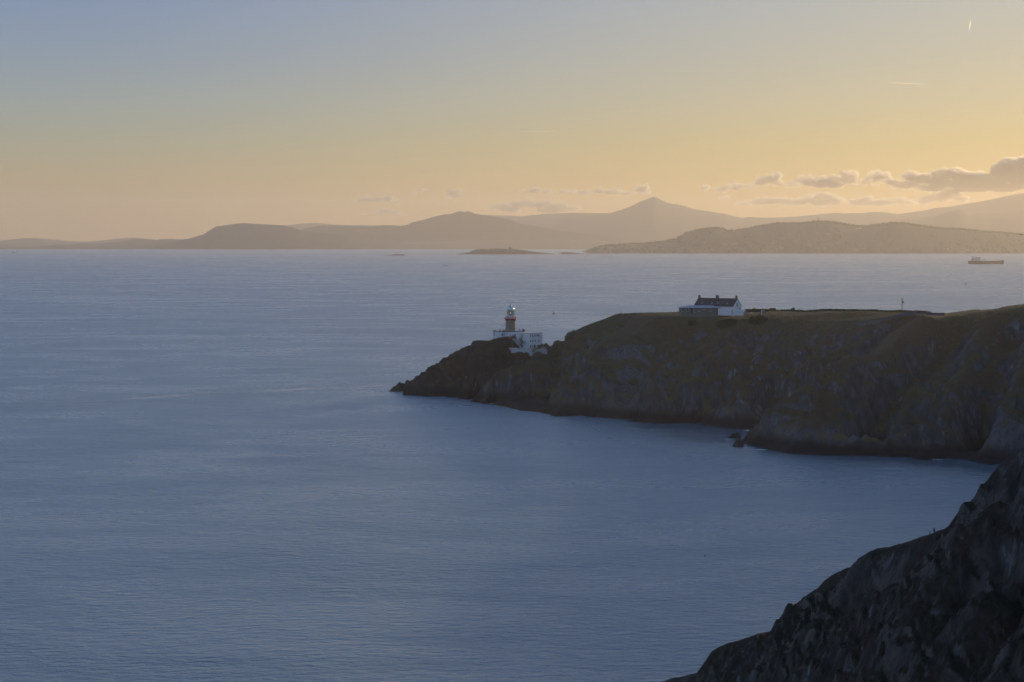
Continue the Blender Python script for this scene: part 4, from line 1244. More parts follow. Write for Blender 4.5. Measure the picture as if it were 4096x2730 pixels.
wall_run('stone_wall', [(3428, 1309), (3500, 1297), (3560, 1281), (3610, 1267), (3668, 1259)], 1.5, .6, M['stone'], 'grey field wall climbing right to the utility pole', uv=True)
wall_run('stone_wall', [(3714, 915), (3745, 920), (3778, 925)], 1.3, .5, M['stone'], 'short stone wall right of the gateway on the skyline')
wall_run('stone_wall', [(3670, 935), (3700, 935)], .8, .5, M['stone'], 'low stone wall left of the gateway on the skyline')
q = on_ground(3707, 916)
m = MB(); m.box((q.x, q.y, q.z + .45), (1.0, .8, 1.5), taper=.9); m.box((q.x, q.y, q.z + 1.25), (.85, .7, .15))
tag(m.build('gate_pillar', M['stone']), 'stout stone gate pillar in the skyline gateway', 'pillar')
tag(wall_run('earth_bank', [(2478, 1035), (2520, 1030), (2563, 1028)], .7, 2.5, M['cliff'], 'low earth bank at the left brow of the headland'), cat='bank')


# shrubs
def shrub(u, d, w, h, label, group, seed, base=0.0, dep=.7, n=None, v=None):
    g = on_ground(u, d) if v is None else seen_at(u, v)
    rng = random.Random(seed)
    e = empty('gorse_bush', g, label, 'bush', group)
    m = MB(); k = n or int(60 * w)
    for i in range(k):
        a = rng.uniform(-1, 1); b = rng.uniform(-1, 1)
        if a * a + b * b > 1: continue
        x = g.x + a * w / 2; y = g.y + b * w / 2 * dep
        t = rng.random() ** .6
        z = ground(x, y) + h * t * (1 - (a * a + b * b)) ** .5 * rng.uniform(.8, 1.1)
        r = rng.uniform(.18, .38) * min(1, h)
        for _ in range(3):
            dx = [Vector((rng.gauss(0, 1), rng.gauss(0, 1), rng.gauss(0, 1))) * r for _ in range(3)]
            c = Vector((x, y, z)); m.add([c + v for v in dx], [(0, 1, 2)])
        m.blob((x, y, z - r * .5), r * 1.1, i, .3, 1)
    m.build('foliage', M['leaf'], e)
    m = MB()
    for i in range(1):
        a = rng.uniform(-.2, .2) * w; m.bar((g.x + a * .5, g.y, g.z - .3), (g.x + a, g.y, g.z + h * .6), .07, r2=.03)
    m.build('stem', M['wood'], e)


GB = 'dark gorse bushes on the headland slope'
shrub(2815, 978, 8.0, 2.0, 'large dark gorse bush in front of the brown bungalow', GB, 1, v=1262)
shrub(2845, 976, 5.0, 2.6, 'upright dark bush at the right end of the bungalow front', GB, 2, v=1264)
shrub(2905, 955, 9.5, 1.5, 'wide low gorse patch on the slope below the white yard wall', GB, 3, v=1297)
shrub(3035, 962, 9.0, 1.9, 'domed gorse bush right of the sheep', GB, 4, v=1287)
shrub(2770, 962, 4.5, 1.0, 'small gorse patch on the slope below the parked car', GB, 5, v=1296)
HG = 'bushes along the skyline hedge'
for i, (u, w, h, lb) in enumerate([(3019, 1.3, .9, 'small round bush left of the pale shed'), (3031, 1.1, .8, 'small round bush nearest the left side of the pale shed'), (3054, 1.3, 2.2, 'bush rising behind the roof of the pale shed'),
                                   (3085, 2.0, .9, 'low bush just right of the pale shed'), (3097, 1.5, .9, 'second low bush right of the pale shed'), (3173, 1.8, 1.1, 'spiky bush on the skyline midway to the utility pole')]):
    shrub(u, 1030 if u != 3054 else 1004, w, h + .6, lb, HG, 20 + i)


def hedge():
    m = MB(); rng = random.Random(5)
    for i in range(900):
        u = rng.uniform(2982, 3720); d = 1048 + rng.uniform(-1, 1) - (u - 2982) / 738 * 95
        g = on_ground(u, d)
        h = (1.5 if u < 3080 else 1.0 if u > 3250 else .8) * rng.uniform(.5, 1)
        r = rng.uniform(.3, .55)
        m.blob((g.x, g.y, g.z + h - r * .6), r, i, .3, 1)
        m.blob((g.x + .2, g.y, g.z + h * .3), r, i + 5, .3, 1)
    tag(m.build('hedge', M['leaf']), 'long dark hedge along the back of the plateau', 'hedge')
hedge()


# dry grass
def grass_strip():
    m = MB(); rng = random.Random(9)
    for i in range(9000):
        z_ = rng.random()
        if z_ < .45: u = rng.uniform(2985, 3480); d = 985 + rng.gauss(0, 8) - (u - 2985) * .06
        elif z_ < .6: u = rng.uniform(2560, 2700); d = 1015 + rng.gauss(0, 4)
        elif z_ < .8: u = rng.uniform(3200, 3620); d = 945 + rng.gauss(0, 12)
        else: u = rng.uniform(3780, 4100); d = 868 + rng.gauss(0, 10)
        g = on_ground(u, d); h = rng.uniform(.2, .5); a = rng.uniform(0, 6.28); r = .18
        m.add([(g.x - r * math.cos(a), g.y - r * math.sin(a), g.z - .05), (g.x + r * math.cos(a), g.y + r * math.sin(a), g.z - .05), (g.x + rng.uniform(-.2, .2), g.y + rng.uniform(-.2, .2), g.z + h)], [(0, 1, 2)])
    tag(m.build('dry_grass', M['gold']), 'tufts of dry golden grass catching the low sun', 'grass', kind='stuff')
grass_strip()


# ---------------------------------------------------------------- people, birds
def skin_obj(name, verts, edges, radii, mt, parent=None, sub=1):
    me = bpy.data.meshes.new(name); o_ = wloc(parent) if parent else Vector((0, 0, 0))
    me.from_pydata([tuple(Vector(v) - o_) for v in verts], edges, [])
    o = bpy.data.objects.new(name, me); C.objects.link(o)
    sk = o.modifiers.new('skin', 'SKIN'); 
    for i, r in enumerate(radii): me.skin_vertices[0].data[i].radius = (r, r) if not isinstance(r, tuple) else r
    me.skin_vertices[0].data[0].use_root = True
    ss = o.modifiers.new('sub', 'SUBSURF'); ss.levels = sub; ss.render_levels = sub
    me.materials.append(mt)
    if parent: o.parent = parent
    return o


def person(p, face, label, coat, stride=.25):
    """walking figure, 1.75 m, facing angle face (radians about z)"""
    e = empty('person', p, label, 'person', 'walkers on the skyline path')
    ca, sa = math.cos(face), math.sin(face)
    T = lambda f, s, z: Vector((p.x + f * ca - s * sa, p.y + f * sa + s * ca, p.z + z))
    V = [T(0, 0, .95), T(0, 0, 1.2), T(.02, 0, 1.42), T(.02, 0, 1.52), T(.04, 0, 1.62), T(.05, 0, 1.72),
         T(.02, .19, 1.40), T(-.10, .24, 1.14), T(.05, .25, .92), T(.10, .25, .84),
         T(.02, -.19, 1.40), T(.08, -.24, 1.14), T(.22, -.24, .95), T(.27, -.24, .88),
         T(0, .09, .88), T(stride * .6, .10, .5), T(stride * .8, .10, .09), T(stride * .8 + .16, .11, .04),
         T(0, -.09, .88), T(-stride * .2, -.10, .5), T(-stride, -.10, .10), T(-stride + .14, -.11, .04)]
    Ed = [(0, 1), (1, 2), (2, 3), (3, 4), (4, 5), (2, 6), (6, 7), (7, 8), (8, 9), (2, 10), (10, 11), (11, 12), (12, 13), (0, 14), (14, 15), (15, 16), (16, 17), (0, 18), (18, 19), (19, 20), (20, 21)]
    rd = [.14, .13, .14, .055, .095, .07, .06, .048, .036, .04, .06, .048, .036, .04, .085, .06, .04, .035, .085, .06, .04, .035]
    skin_obj('body', V, Ed, rd, mat('skin', (.45, .28, .2), .6), e)
    cV = [V[0], V[1], V[2], V[6], V[7], V[8], V[10], V[11], V[12]]
    skin_obj('jacket', cV, [(0, 1), (1, 2), (2, 3), (3, 4), (4, 5), (2, 6), (6, 7), (7, 8)], [.18, .17, .17, .085, .07, .06, .085, .07, .06], coat, e)
    tV = [V[0], V[14], V[15], V[16], V[18], V[19], V[20]]
    skin_obj('trousers', tV, [(0, 1), (1, 2), (2, 3), (0, 4), (4, 5), (5, 6)], [.15, .10, .078, .06, .10, .078, .06], mat('dark_trousers', (.02, .02, .03), .9), e)
    m = MB(); q = T(.025, 0, 1.70); m.blob(q, .115, 2, .08, 2, (1, .9, .85)); m.build('hair', mat('brown_hair', (.03, .02, .015), .8), e, smooth=True)


person(on_ground(3955.5, 868), R(200), 'person in a dark blue jacket walking on the skyline, left of the two', mat('blue_jacket', (.03, .035, .08), .8))
person(on_ground(3963.5, 864), R(190), 'person in a dark plum jacket on the skyline, right of the two', mat('plum_jacket', (.06, .02, .04), .8), .12)


def bird_flying(p):
    e = MB(); e.blob(p, .18, 1, .05, 2, (1.8, .6, .6)); o = e.build('bird', M['black'], smooth=True)
    tag(o, 'small dark bird flying low at the right edge of the view', 'bird')
    p = Vector(p)
    for s_ in (-1, 1):
        m = MB(); a = p + Vector((.05 * s_, 0, .03)); b = p + Vector((.42 * s_, .1, .13 + .05 * s_)); c = p + Vector((.85 * s_, .25, -.02 + .16 * s_))
        m.add([a + Vector((0, -.16, 0)), a + Vector((0, .16, 0)), b + Vector((0, .13, 0)), b + Vector((0, -.1, 0)), c], [(0, 1, 2, 3), (3, 2, 4)])
        m.add([v + Vector((0, 0, .03)) for v in (a + Vector((0, -.16, 0)), a + Vector((0, .16, 0)), b + Vector((0, .13, 0)), b + Vector((0, -.1, 0)), c)], [(3, 2, 1, 0), (4, 2, 3)])
        m.build('wing', M['black'], o)
    m = MB(); m.bar(p + Vector((-.3, 0, 0)), p + Vector((-.5, 0, .02)), .07, r2=.02); m.build('head', M['black'], o)
bird_flying(P(4083.5, 940, 640))


def fore_crest(u):
    """skyline point of the near cliff in column u"""
    best = None
    for d in np.arange(200, 365, .5):
        x = (u - U0) / F * d
        if xf[0] < x < xf[-1] - 1 and yf[0] < d < yf[-1] - 1:
            z = ground_f(x, d); s = (z - H) / d
            if best is None or s > best[0]: best = (s, Vector((x, d, z)))
    return best[1]


def perched(u, hgt, label):
    p = fore_crest(u); k = hgt / .5
    m = MB(); m.blob((p.x, p.y, p.z + .27 * k), .16 * k, 4, .06, 2, (.8, .8, 1.5)); o = m.build('bird', M['black'], smooth=True)
    tag(o, label, 'bird', 'dark seabirds perched on the near cliff')
    m = MB(); m.blob((p.x - .02, p.y, p.z + .52 * k), .07 * k, 1, .05, 2); m.bar((p.x - .05 * k, p.y, p.z + .52 * k), (p.x - .2 * k, p.y, p.z + .54 * k), .025 * k, r2=.01); m.build('head', M['black'], o)
    for s_ in (-.04, .04):
        m = MB(); m.bar((p.x + s_, p.y, p.z - .05), (p.x + s_, p.y, p.z + .14 * k), .02 * k); m.build('leg', M['black'], o)
    m = MB(); m.bar((p.x + .08 * k, p.y, p.z + .14 * k), (p.x + .2 * k, p.y, p.z), .04 * k, r2=.02); m.build('tail', M['black'], o)
perched(3736.5, .55, 'larger dark seabird perched upright on the edge of the near cliff')
perched(3720, .3, 'smaller dark seabird perched left of the larger one on the cliff edge')

# ---------------------------------------------------------------- ships, boats, buoys
def loft(m, secs):
    """secs: list of cross-sections, each a list of points of equal length (closed loops), capped"""
    n = len(secs[0]); vs = [p for s in secs for p in s]
    fs = [(i * n + k, i * n + (k + 1) % n, (i + 1) * n + (k + 1) % n, (i + 1) * n + k) for i in range(len(secs) - 1) for k in range(n)]
    fs += [tuple(range(n))[::-1], tuple(range((len(secs) - 1) * n, len(secs) * n))]
    return m.add(vs, fs)


def tanker():
    d = sea_d(1057.5); x0, x1 = (3877 - U0) / F * d, (4018 - U0) / F * d; L_ = x1 - x0; s = d / F
    e = empty('tanker', ((x0 + x1) / 2, d, 0), 'small tanker ship with its bridge at the stern, heading right', 'ship')
    yaw = R(-6); ca, sa = math.cos(yaw), math.sin(yaw)
    T = lambda a, b, z: ((x0 + x1) / 2 + (a - .5) * L_ * ca - b * sa, d + 12 + (a - .5) * L_ * sa + b * ca, z)
    secs = []
    for a, w, zd, zk in ((0, .55, 10.2, 2.5), (.02, .8, 10.2, .5), (.06, .95, 10, -2), (.2, 1, 9.6, -2), (.5, 1, 9.2, -2), (.74, 1, 9.5, -2), (.84, .95, 11, -2), (.92, .7, 11.8, -2), (.965, .4, 12.4, -1), (.985, .18, 13, 2), (1.0, .04, 13.4, 6)):
        w *= 8.5
        secs.append([T(a, -w * .75, zk), T(a, -w, zk + 3), T(a, -w, zd), T(a, w, zd), T(a, w, zk + 3), T(a, w * .75, zk)])
    m = MB(); loft(m, secs); hl = m.build('hull', M['hull'], e)
    m = MB(); m.prism([T(.05, -7.4, 0)[:2], T(.84, -7.4, 0)[:2], T(.84, 7.4, 0)[:2], T(.05, 7.4, 0)[:2]], 9.6, 10.1); m.build('deck', M['deck'], e)
    su = MB()
    for (a0, a1, z0, z1, w) in ((.06, .345, 10, 12.5, 7), (.155, .335, 12.5, 16, 6.8), (.185, .335, 16, 19, 6.5), (.21, .335, 19, 21.3, 7.5)):
        su.prism([T(a0, -w, 0)[:2], T(a1, -w, 0)[:2], T(a1, w, 0)[:2], T(a0, w, 0)[:2]], z0, z1)
    sp_ = su.build('superstructure', M['shipwhite'], e)
    m = MB(); m.prism([T(.20, -7.8, 0)[:2], T(.34, -7.8, 0)[:2], T(.34, 7.8, 0)[:2], T(.20, 7.8, 0)[:2]], 21.3, 21.9); m.build('bridge_roof', M['red'], sp_)
    m = MB(); m.prism([T(.22, -7.56, 0)[:2], T(.337, -7.56, 0)[:2], T(.337, 7.56, 0)[:2], T(.22, 7.56, 0)[:2]], 19.9, 20.7); m.build('window', M['window'], sp_)
    m = MB(); c = T(.13, 0, 12.5); m.lathe(c, [(3.4, 0), (3.2, 9.5), (3.4, 9.8), (3.0, 12.3), (2.0, 12.6)], 14); fn = m.build('funnel', M['shipwhite'], e)
    m = MB(); m.lathe((c[0], c[1], c[2] + 1.5), [(3.5, 0), (3.42, 3.2)], 14); m.build('funnel_band', M['red'], fn)
    m = MB(); m.bar(T(.19, 0, 21), T(.19, 0, 29.5), .35); m.bar(T(.175, 0, 25), T(.205, 0, 25), .25); m.build('mast', M['steel'], e)
    m = MB(); m.bar(T(.915, 0, 11), T(.915, 0, 22), .4, r2=.25); m.bar(T(.9, 0, 18), T(.93, 0, 18), .25); m.build('foremast', M['steel'], e)
    m = MB()
    for a in (.405, .49): m.box((T(a, 0, 12.2)[0], T(a, 0, 12.2)[1], 12.2), (1.2, 1.2, 4.6))
    m.bar(T(.395, 0, 14.5), T(.5, 0, 14.5), .6)
    m.build('deck_crane', M['hull'], e)
    m = MB(); q = T(.645, 0, 11.5); m.box(q, (3.6, 5, 3)); m.box((q[0], q[1], 13.2), (1.5, 2, .8)); m.build('deckhouse', M['shipwhite'], e)
    m = MB()
    for b in (-2, 0, 2): m.bar(T(.36, b, 10.8), T(.85, b, 10.8), .3)
    m.build('pipe', M['steel'], e)
    m = MB()
    for k in range(26):
        a = .38 + .6 * k / 25; z = 10 if a < .84 else 12
        m.bar(T(a, -8, z), T(a, -8, z + 1.2), .08)
    m.bar(T(.38, -8, 11.2), T(.83, -8, 11.2), .08)
    m.build('railing', M['shipwhite'], e)
    m = MB(); m.box(T(.985, -1.2, 10.5), (1.4, .8, 4)); m.build('anchor_plate', M['shipwhite'], e)
    m = MB(); 
    for k in range(18): m.blob(T(.985 + .012 * (k % 5), -2 - k * .3, .25), .9, k, .3, 1, (1.5, 1, .5))
    tag(m.build('bow_wave', mat('sea_foam', (.85, .86, .86), .9)), 'white bow wave at the front of the tanker', 'foam', kind='stuff')


tanker()


def small_ship(u0, u1, vsea, label, name='cargo_ship', house=.22, cat='ship'):
    d = sea_d(vsea); x0, x1 = (u0 - U0) / F * d, (u1 - U0) / F * d; L_ = x1 - x0; w = L_ * .09
    e = empty(name, ((x0 + x1) / 2, d, 0), label, cat)
    T = lambda a, b, z: (x0 + a * L_, d + b, z)
    m = MB(); loft(m, [[T(a, -w * k, -1), T(a, -w * k, zd), T(a, w * k, zd), T(a, w * k, -1)] for a, k, zd in ((0, .8, L_ * .09), (.1, 1, L_ * .085), (.75, 1, L_ * .085), (.92, .6, L_ * .1), (1, .05, L_ * .12))])
    m.build('hull', M['hull'], e)
    m = MB(); m.box(T(house, 0, L_ * .16), (L_ * .26, w * 1.6, L_ * .16)); m.box(T(house, 0, L_ * .28), (L_ * .16, w * 1.4, L_ * .09)); m.build('superstructure', M['shipwhite'], e)
    m = MB(); m.box(T(house, -w * .75, L_ * .285), (L_ * .14, .3, L_ * .03)); m.build('window', M['window'], e)
    m = MB(); m.bar(T(house, 0, L_ * .3), T(house, 0, L_ * .48), L_ * .008); m.bar(T(.85, 0, L_ * .1), T(.85, 0, L_ * .2), L_ * .008); m.build('mast', M['steel'], e)


small_ship(48, 70, 1011.5, 'small ship silhouetted under the low hills at far left')
small_ship(1776, 1791, 1064, 'small dark motor boat far out on the open bay', 'motor_boat', .4, 'boat')
small_ship(313, 322, 1028, 'tiny distant boat below the low coast at left', 'fishing_boat', .4, 'boat')


def buoy(u, v, h, w, label, mt, kind):
    d = sea_d(v); x = (u - U0) / F * d
    e = empty('buoy', (x, d, 0), label, 'buoy', 'navigation buoys out in the bay')
    m = MB(); m.lathe((x, d, -.5), [(w * .35, 0), (w * .5, .4), (w * .5, .5 + h * .14), (w * .38, .5 + h * .2)], 18); m.build('float', mt, e)
    m = MB()
    if kind == 'cone':
        m.lathe((x, d, h * .18), [(w * .42, 0), (w * .16, h * .5), (w * .05, h * .66)], 14)
    else:
        for k in range(4):
            a = R(45 + 90 * k); m.bar((x + w * .34 * math.cos(a), d + w * .34 * math.sin(a), h * .18), (x + w * .08 * math.cos(a), d + w * .08 * math.sin(a), h * .62), w * .04)
        m.lathe((x, d, h * .3), [(w * .24, 0), (w * .14, h * .26)], 12)
    m.build('tower', mt, e)
    m = MB(); m.bar((x, d, h * .6), (x, d, h * .92), w * .03); m.lathe((x, d, h * .84), [(w * .12, 0), (w * .02, h * .16)], 10); m.build('topmark', M['black'], e)
    m = MB(); m.lathe((x, d, h * .66), [(w * .07, 0), (w * .08, h * .06), (w * .03, h * .09)], 10); m.build('light', M['shipwhite'], e)


buoy(2215, 1257.5, 4.9, 2.7, 'large buoy with a latticed tower just right of the lighthouse top', mat('buoy_steel', (.10, .09, .07), .4), 'lattice')
buoy(3803, 1102, 5.2, 2.8, 'cone shaped red buoy below the stern of the tanker', mat('buoy_red', (.16, .03, .03), .5), 'cone')
buoy(3863.5, 1141, 8.0, 2.6, 'dark buoy with a tall thin staff, nearest the headland of the right hand pair', mat('buoy_dark', (.07, .03, .03), .5), 'lattice')
d = sea_d(2226); x = (2820 - U0) / F * d
m = MB(); m.blob((x, d, .12), .19, 1, .02, 3, (1, 1, 1)); fb_ = m.build('fishing_float', mat('orange_float', (.55, .03, .02), .4), smooth=True)
tag(fb_, 'tiny red fishing float on the near water', 'float')
m = MB(); m.bar((x, d, .2), (x + .03, d, .5), .025); m.build('stick', M['black'], fb_)


# ---------------------------------------------------------------- islands
def island(name, pts, vsea, label, seed, depth=.35, dd=0):
    d = sea_d(vsea) + dd
    us = np.arange(pts[0][0], pts[-1][0] + 1, 1.0)
    vs = np.interp(us, [p[0] for p in pts], [p[1] for p in pts])
    zc = (vsea - vs) / F * d + 0.0
    zc = zc + (fbm(np.stack([us / 5, us * 0 + seed, us * 0], 1), 3) - .5) * 3 * np.clip(zc / 8, 0, 1)
    w = (us[-1] - us[0]) / F * d * depth
    rows = []
    for t, f in ((0, -.1), (.06, .35), (.15, .55), (.3, .8), (.5, 1), (.75, .7), (1, -.1)):
        y = d + t * w
        n = (fbm(np.stack([us / 6., us * 0 + t * 9, us * 0 + seed], 1), 3) - .5) * 6 * (f > 0) * np.clip(zc / 10, 0, 1) * (f < 1)
        rows.append(np.stack([(us - U0) / F * (d + w * .5), us * 0 + y, zc * f + n - (2 if f < 0 else 0)], 1))
    co = np.concatenate(rows, 0); n = len(us); k = len(rows); idx = np.arange(n * k).reshape(k, n)
    q = np.stack([idx[:-1, :-1], idx[:-1, 1:], idx[1:, 1:], idx[1:, :-1]], -1).reshape(-1, 4)
    tag(mesh_np(name, co, q, M['near_hill']), label, 'island', 'islands')
    return d + w * .5


di = island('island', [(1824, 1020), (1830, 1018), (1845, 1015), (1870, 1011), (1900, 1000), (1925, 997), (1950, 998), (1965, 996), (1985, 995), (2005, 996), (2030, 997), (2050, 996), (2070, 999),
                       (2100, 1002), (2120, 1006), (2160, 1010), (2190, 1014), (2215, 1017), (2222, 1020)], 1018.5, 'largest low island, with a round stone tower on top', 1)
d2 = island('island', [(1534, 1024), (1545, 1022), (1560, 1021), (1572, 1018), (1600, 1017.5), (1612, 1018), (1618, 1021), (1626, 1024)], 1023, 'small flat island carrying a thin beacon', 2)
island('island', [(2236, 1018), (2242, 1012), (2250, 1009.5), (2280, 1009.5), (2300, 1013), (2312, 1014), (2330, 1018)], 1017, 'small humped islet between the tower island and the wooded shore', 3)
island('reef', [(2215, 1018.6), (2250, 1016.4), (2300, 1016.6), (2360, 1016.5), (2430, 1016.8), (2455, 1018.6)], 1018, 'thin line of reef joining the small humped islet to the shore', 4)
# martello tower
x, z = (2039.5 - U0) / F * di, H - (997 - V0) / F * di
tw = empty('round_tower', (x, di, z), 'squat round stone fort tower on the largest island', 'tower')
m = MB(); m.lathe((x, di, z - 2), [(8.2, 0), (7.6, 8.5), (7.4, 10.5)], 20); m.build('wall', M['stone'], tw)
m = MB(); m.lathe((x, di, z + 8.5), [(7.9, 0), (7.9, 1.6), (7.0, 1.7)], 20); m.build('parapet', M['stone'], tw)
x, z = (2075 - U0) / F * di, H - (1001 - V0) / F * di
m = MB(); m.box((x - 4, di, z), (3, 6, 6)); m.box((x + 6, di, z - .5), (3, 6, 5)); m.box((x + 1, di + 3, z - 1), (10, 1, 3))
tag(m.build('chapel_ruin', M['stone']), 'roofless ruin right of the round tower on the island', 'ruin')
x = (1585 - U0) / F * d2; z = H - (1018 - V0) / F * d2
m = MB(); m.lathe((x, d2, z - 2), [(2.0, 0), (1.6, 7), (1.2, 9.5), (1.5, 9.6), (1.2, 11), (.3, 12)], 14)
tag(m.build('beacon', M['stone']), 'slender stone beacon on the small flat island', 'beacon')
# obelisk on the wooded hill
def k_ground(u, dd=None, row=None):
    i = int(np.clip(np.searchsorted(KU, u), 0, len(KU) - 1)); col = KG[:, i, :]
    return col


c = k_ground(3272)[49]
ob = empty('obelisk', (float(c[0]), float(c[1]), float(c[2])), 'pointed stone obelisk on the summit of the wooded hill', 'monument')
m = MB(); m.box((c[0], c[1], c[2] + 3), (11, 11, 10), taper=.8); m.build('plinth', M['stone'], ob)
m = MB(); m.lathe((c[0], c[1], c[2] + 8), [(3.2, 0), (2.4, 8), (.2, 20)], 8); m.build('spire', M['stone'], ob)

# ---------------------------------------------------------------- houses and trees on the wooded hill
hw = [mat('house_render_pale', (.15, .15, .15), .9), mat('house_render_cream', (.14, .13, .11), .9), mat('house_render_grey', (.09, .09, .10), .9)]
hr = mat('house_roof', (.10, .09, .09), .9)


def house_mesh(w, dp, h, wallm):
    m = MB(); x, y = w / 2, dp / 2
    m.add([(-x, -y, -4), (x, -y, -4), (x, y, -4), (-x, y, -4), (-x, -y, h), (x, -y, h), (x, y, h), (-x, y, h)], [(0, 1, 5, 4), (1, 2, 6, 5), (2, 3, 7, 6), (3, 0, 4, 7)])
    m.m = 1
    m.add([(-x - .5, -y - .5, h), (x + .5, -y - .5, h), (x + .5, y + .5, h), (-x - .5, y + .5, h), (-x, 0, h + dp * .32), (x, 0, h + dp * .32)], [(0, 1, 5, 4), (2, 3, 4, 5), (1, 2, 5), (3, 0, 4)])
    me = bpy.data.meshes.new('hillside_house'); me.from_pydata(m.v, [], m.f); me.materials.append(wallm); me.materials.append(hr)
    me.polygons.foreach_set('material_index', m.mi); me.update()
    return me


HM = [house_mesh(w, dp, h, hw[i % 3]) for i, (w, dp, h) in enumerate(((14, 9, 6), (20, 10, 7), (11, 9, 8), (30, 11, 9), (16, 9, 5), (12, 10, 10)))]
rng = random.Random(11)


def put_house(u, row, rise, me, label, group, name='hillside_house', yaw=None, sc_=1.0):
    i = int(np.clip(np.searchsorted(KU, u), 0, len(KU) - 1)); r0 = int(row); f = row - r0
    a = KG[r0, i] * (1 - f) + KG[min(r0 + 1, 49), i] * f
    o = bpy.data.objects.new(name, me); o.location = (float(a[0]), float(a[1]), float(a[2]) + rise)
    o.rotation_euler = (0, 0, rng.uniform(-.5, .5) if yaw is None else yaw); o.scale = (sc_,) * 3
    C.objects.link(o)
    return tag(o, label, 'house', group)


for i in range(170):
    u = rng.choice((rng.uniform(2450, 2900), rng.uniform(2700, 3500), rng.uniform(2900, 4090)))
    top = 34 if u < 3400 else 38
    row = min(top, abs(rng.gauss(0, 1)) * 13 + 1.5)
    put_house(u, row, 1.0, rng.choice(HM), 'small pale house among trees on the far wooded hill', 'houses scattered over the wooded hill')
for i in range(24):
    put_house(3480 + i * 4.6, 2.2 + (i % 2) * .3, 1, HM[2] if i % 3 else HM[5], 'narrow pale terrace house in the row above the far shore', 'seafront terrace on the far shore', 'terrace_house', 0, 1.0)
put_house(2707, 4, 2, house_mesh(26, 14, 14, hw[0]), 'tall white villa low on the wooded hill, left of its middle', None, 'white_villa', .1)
put_house(3098, 22, 2, house_mesh(24, 14, 12, hw[0]), 'large pale house high on the slope under the summit obelisk', None, 'large_house', .1)
roof_glint = mat('painted_glint_roof', (.9, .8, .6), .3, .6)  # sun glints among the far houses, put into a bright golden roof colour
for i, (u, row, s_) in enumerate(((3424, 38, 1), (3436, 39, 1.3), (3446, 39.5, 1), (3872, 4, 1.5), (3906, 3, 1.4), (3914, 3, 1.1), (3792, 7, .8), (3038, 6, .7), (3306, 27, .6), (3314, 26.5, .8))):
    a = k_ground(u)[int(row)]
    o = bpy.data.objects.new('glint_house', None); C.objects.link(o); o.location = (float(a[0]), float(a[1]), float(a[2]))
    tag(o, 'roof with a painted golden sun glint on the far wooded hill', 'building', 'roofs painted as sun glints on the far hill')
    m = MB(); m.box((a[0], a[1], a[2] + 2), (9 * s_, 9 * s_, 8)); m.build('wall', hw[0], o)
    m = MB(); m.box((a[0], a[1], a[2] + 6 + 1.5 * s_), (10 * s_, 5 * s_, 3 * s_), taper=.6); m.build('roof', roof_glint, o)


def wood():
    """tree canopy of the wooded hill as one mass"""
    rng = np.random.default_rng(3)
    n = 2600
    ui = rng.integers(2, len(KU) - 1, n)
    row = np.where(rng.random(n) < .72, rng.uniform(44, 49, n), np.abs(rng.normal(0, 20, n)) + 1).clip(1, 49)
    r0 = row.astype(int); f = (row - r0)[:, None]
    a = KG[r0, ui] * (1 - f) + KG[np.clip(r0 + 1, 0, 49), ui] * f
    keep = a[:, 2] > 3
    a = a[keep]; n = len(a)
    bm = bmesh.new(); bmesh.ops.create_icosphere(bm, subdivisions=1, radius=1)
    bv = np.array([v.co[:] for v in bm.verts]); bf = np.array([[v.index for v in f.verts] for f in bm.faces]); bm.free()
    s = rng.uniform(2.5, 5.5, n)
    V = a[:, None, :] + bv[None] * s[:, None, None] * rng.uniform(.7, 1.3, (n, len(bv), 1)) * np.array([1, 1, 1.15]) + np.stack([rng.normal(0, 4, n), rng.normal(0, 4, n), s * .5], 1)[:, None, :]
    Fc = bf[None] + (np.arange(n) * len(bv))[:, None, None]
    tag(mesh_np('woodland', V.reshape(-1, 3), Fc.reshape(-1, 3), M['wood_far'], False), 'dense trees covering the far hill', 'woodland', kind='stuff')


M['wood_far'] = mat('far_tree_leaves', (.026, .024, .020), .95, noise=(.02, .4))
wood()

# coast town glints
cr = random.Random(4)
for i in range(46):
    u = cr.choice((cr.uniform(1455, 1590), cr.uniform(2080, 2500), cr.uniform(1600, 2100)))
    v = cr.uniform(972, 990); d = 17800.
    # stands on the low coast; its own plinth reaches down
    x = (u - U0) / F * d; z = H - (v - V0) / F * d
    z = max(2, z)
    o = bpy.data.objects.new('coast_house', HM[cr.randrange(6)]); o.location = (x, 16900 + (18800 - 16900) * .5, z * .6); o.scale = (1.3,) * 3; C.objects.link(o)
    tag(o, 'tiny pale house in the town on the flat far coast', 'house', 'houses of the town on the flat coast')


# ---------------------------------------------------------------- clouds and contrails
def cloud_material(dens, g=.80, col=(1, .98, .94)):
    m = bpy.data.materials.new('cloud_vapour'); m.use_nodes = True
    nt = m.node_tree; out = nt.nodes['Material Output']; nt.nodes.remove(nt.nodes['Principled BSDF'])
    v = nt.nodes.new('ShaderNodeVolumePrincipled'); v.inputs['Color'].default_value = (*col, 1)
    v.inputs['Density'].default_value = dens; v.inputs['Anisotropy'].default_value = g
    nt.links.new(v.outputs[0], out.inputs['Volume'])
    return m


CDIST = 42000.


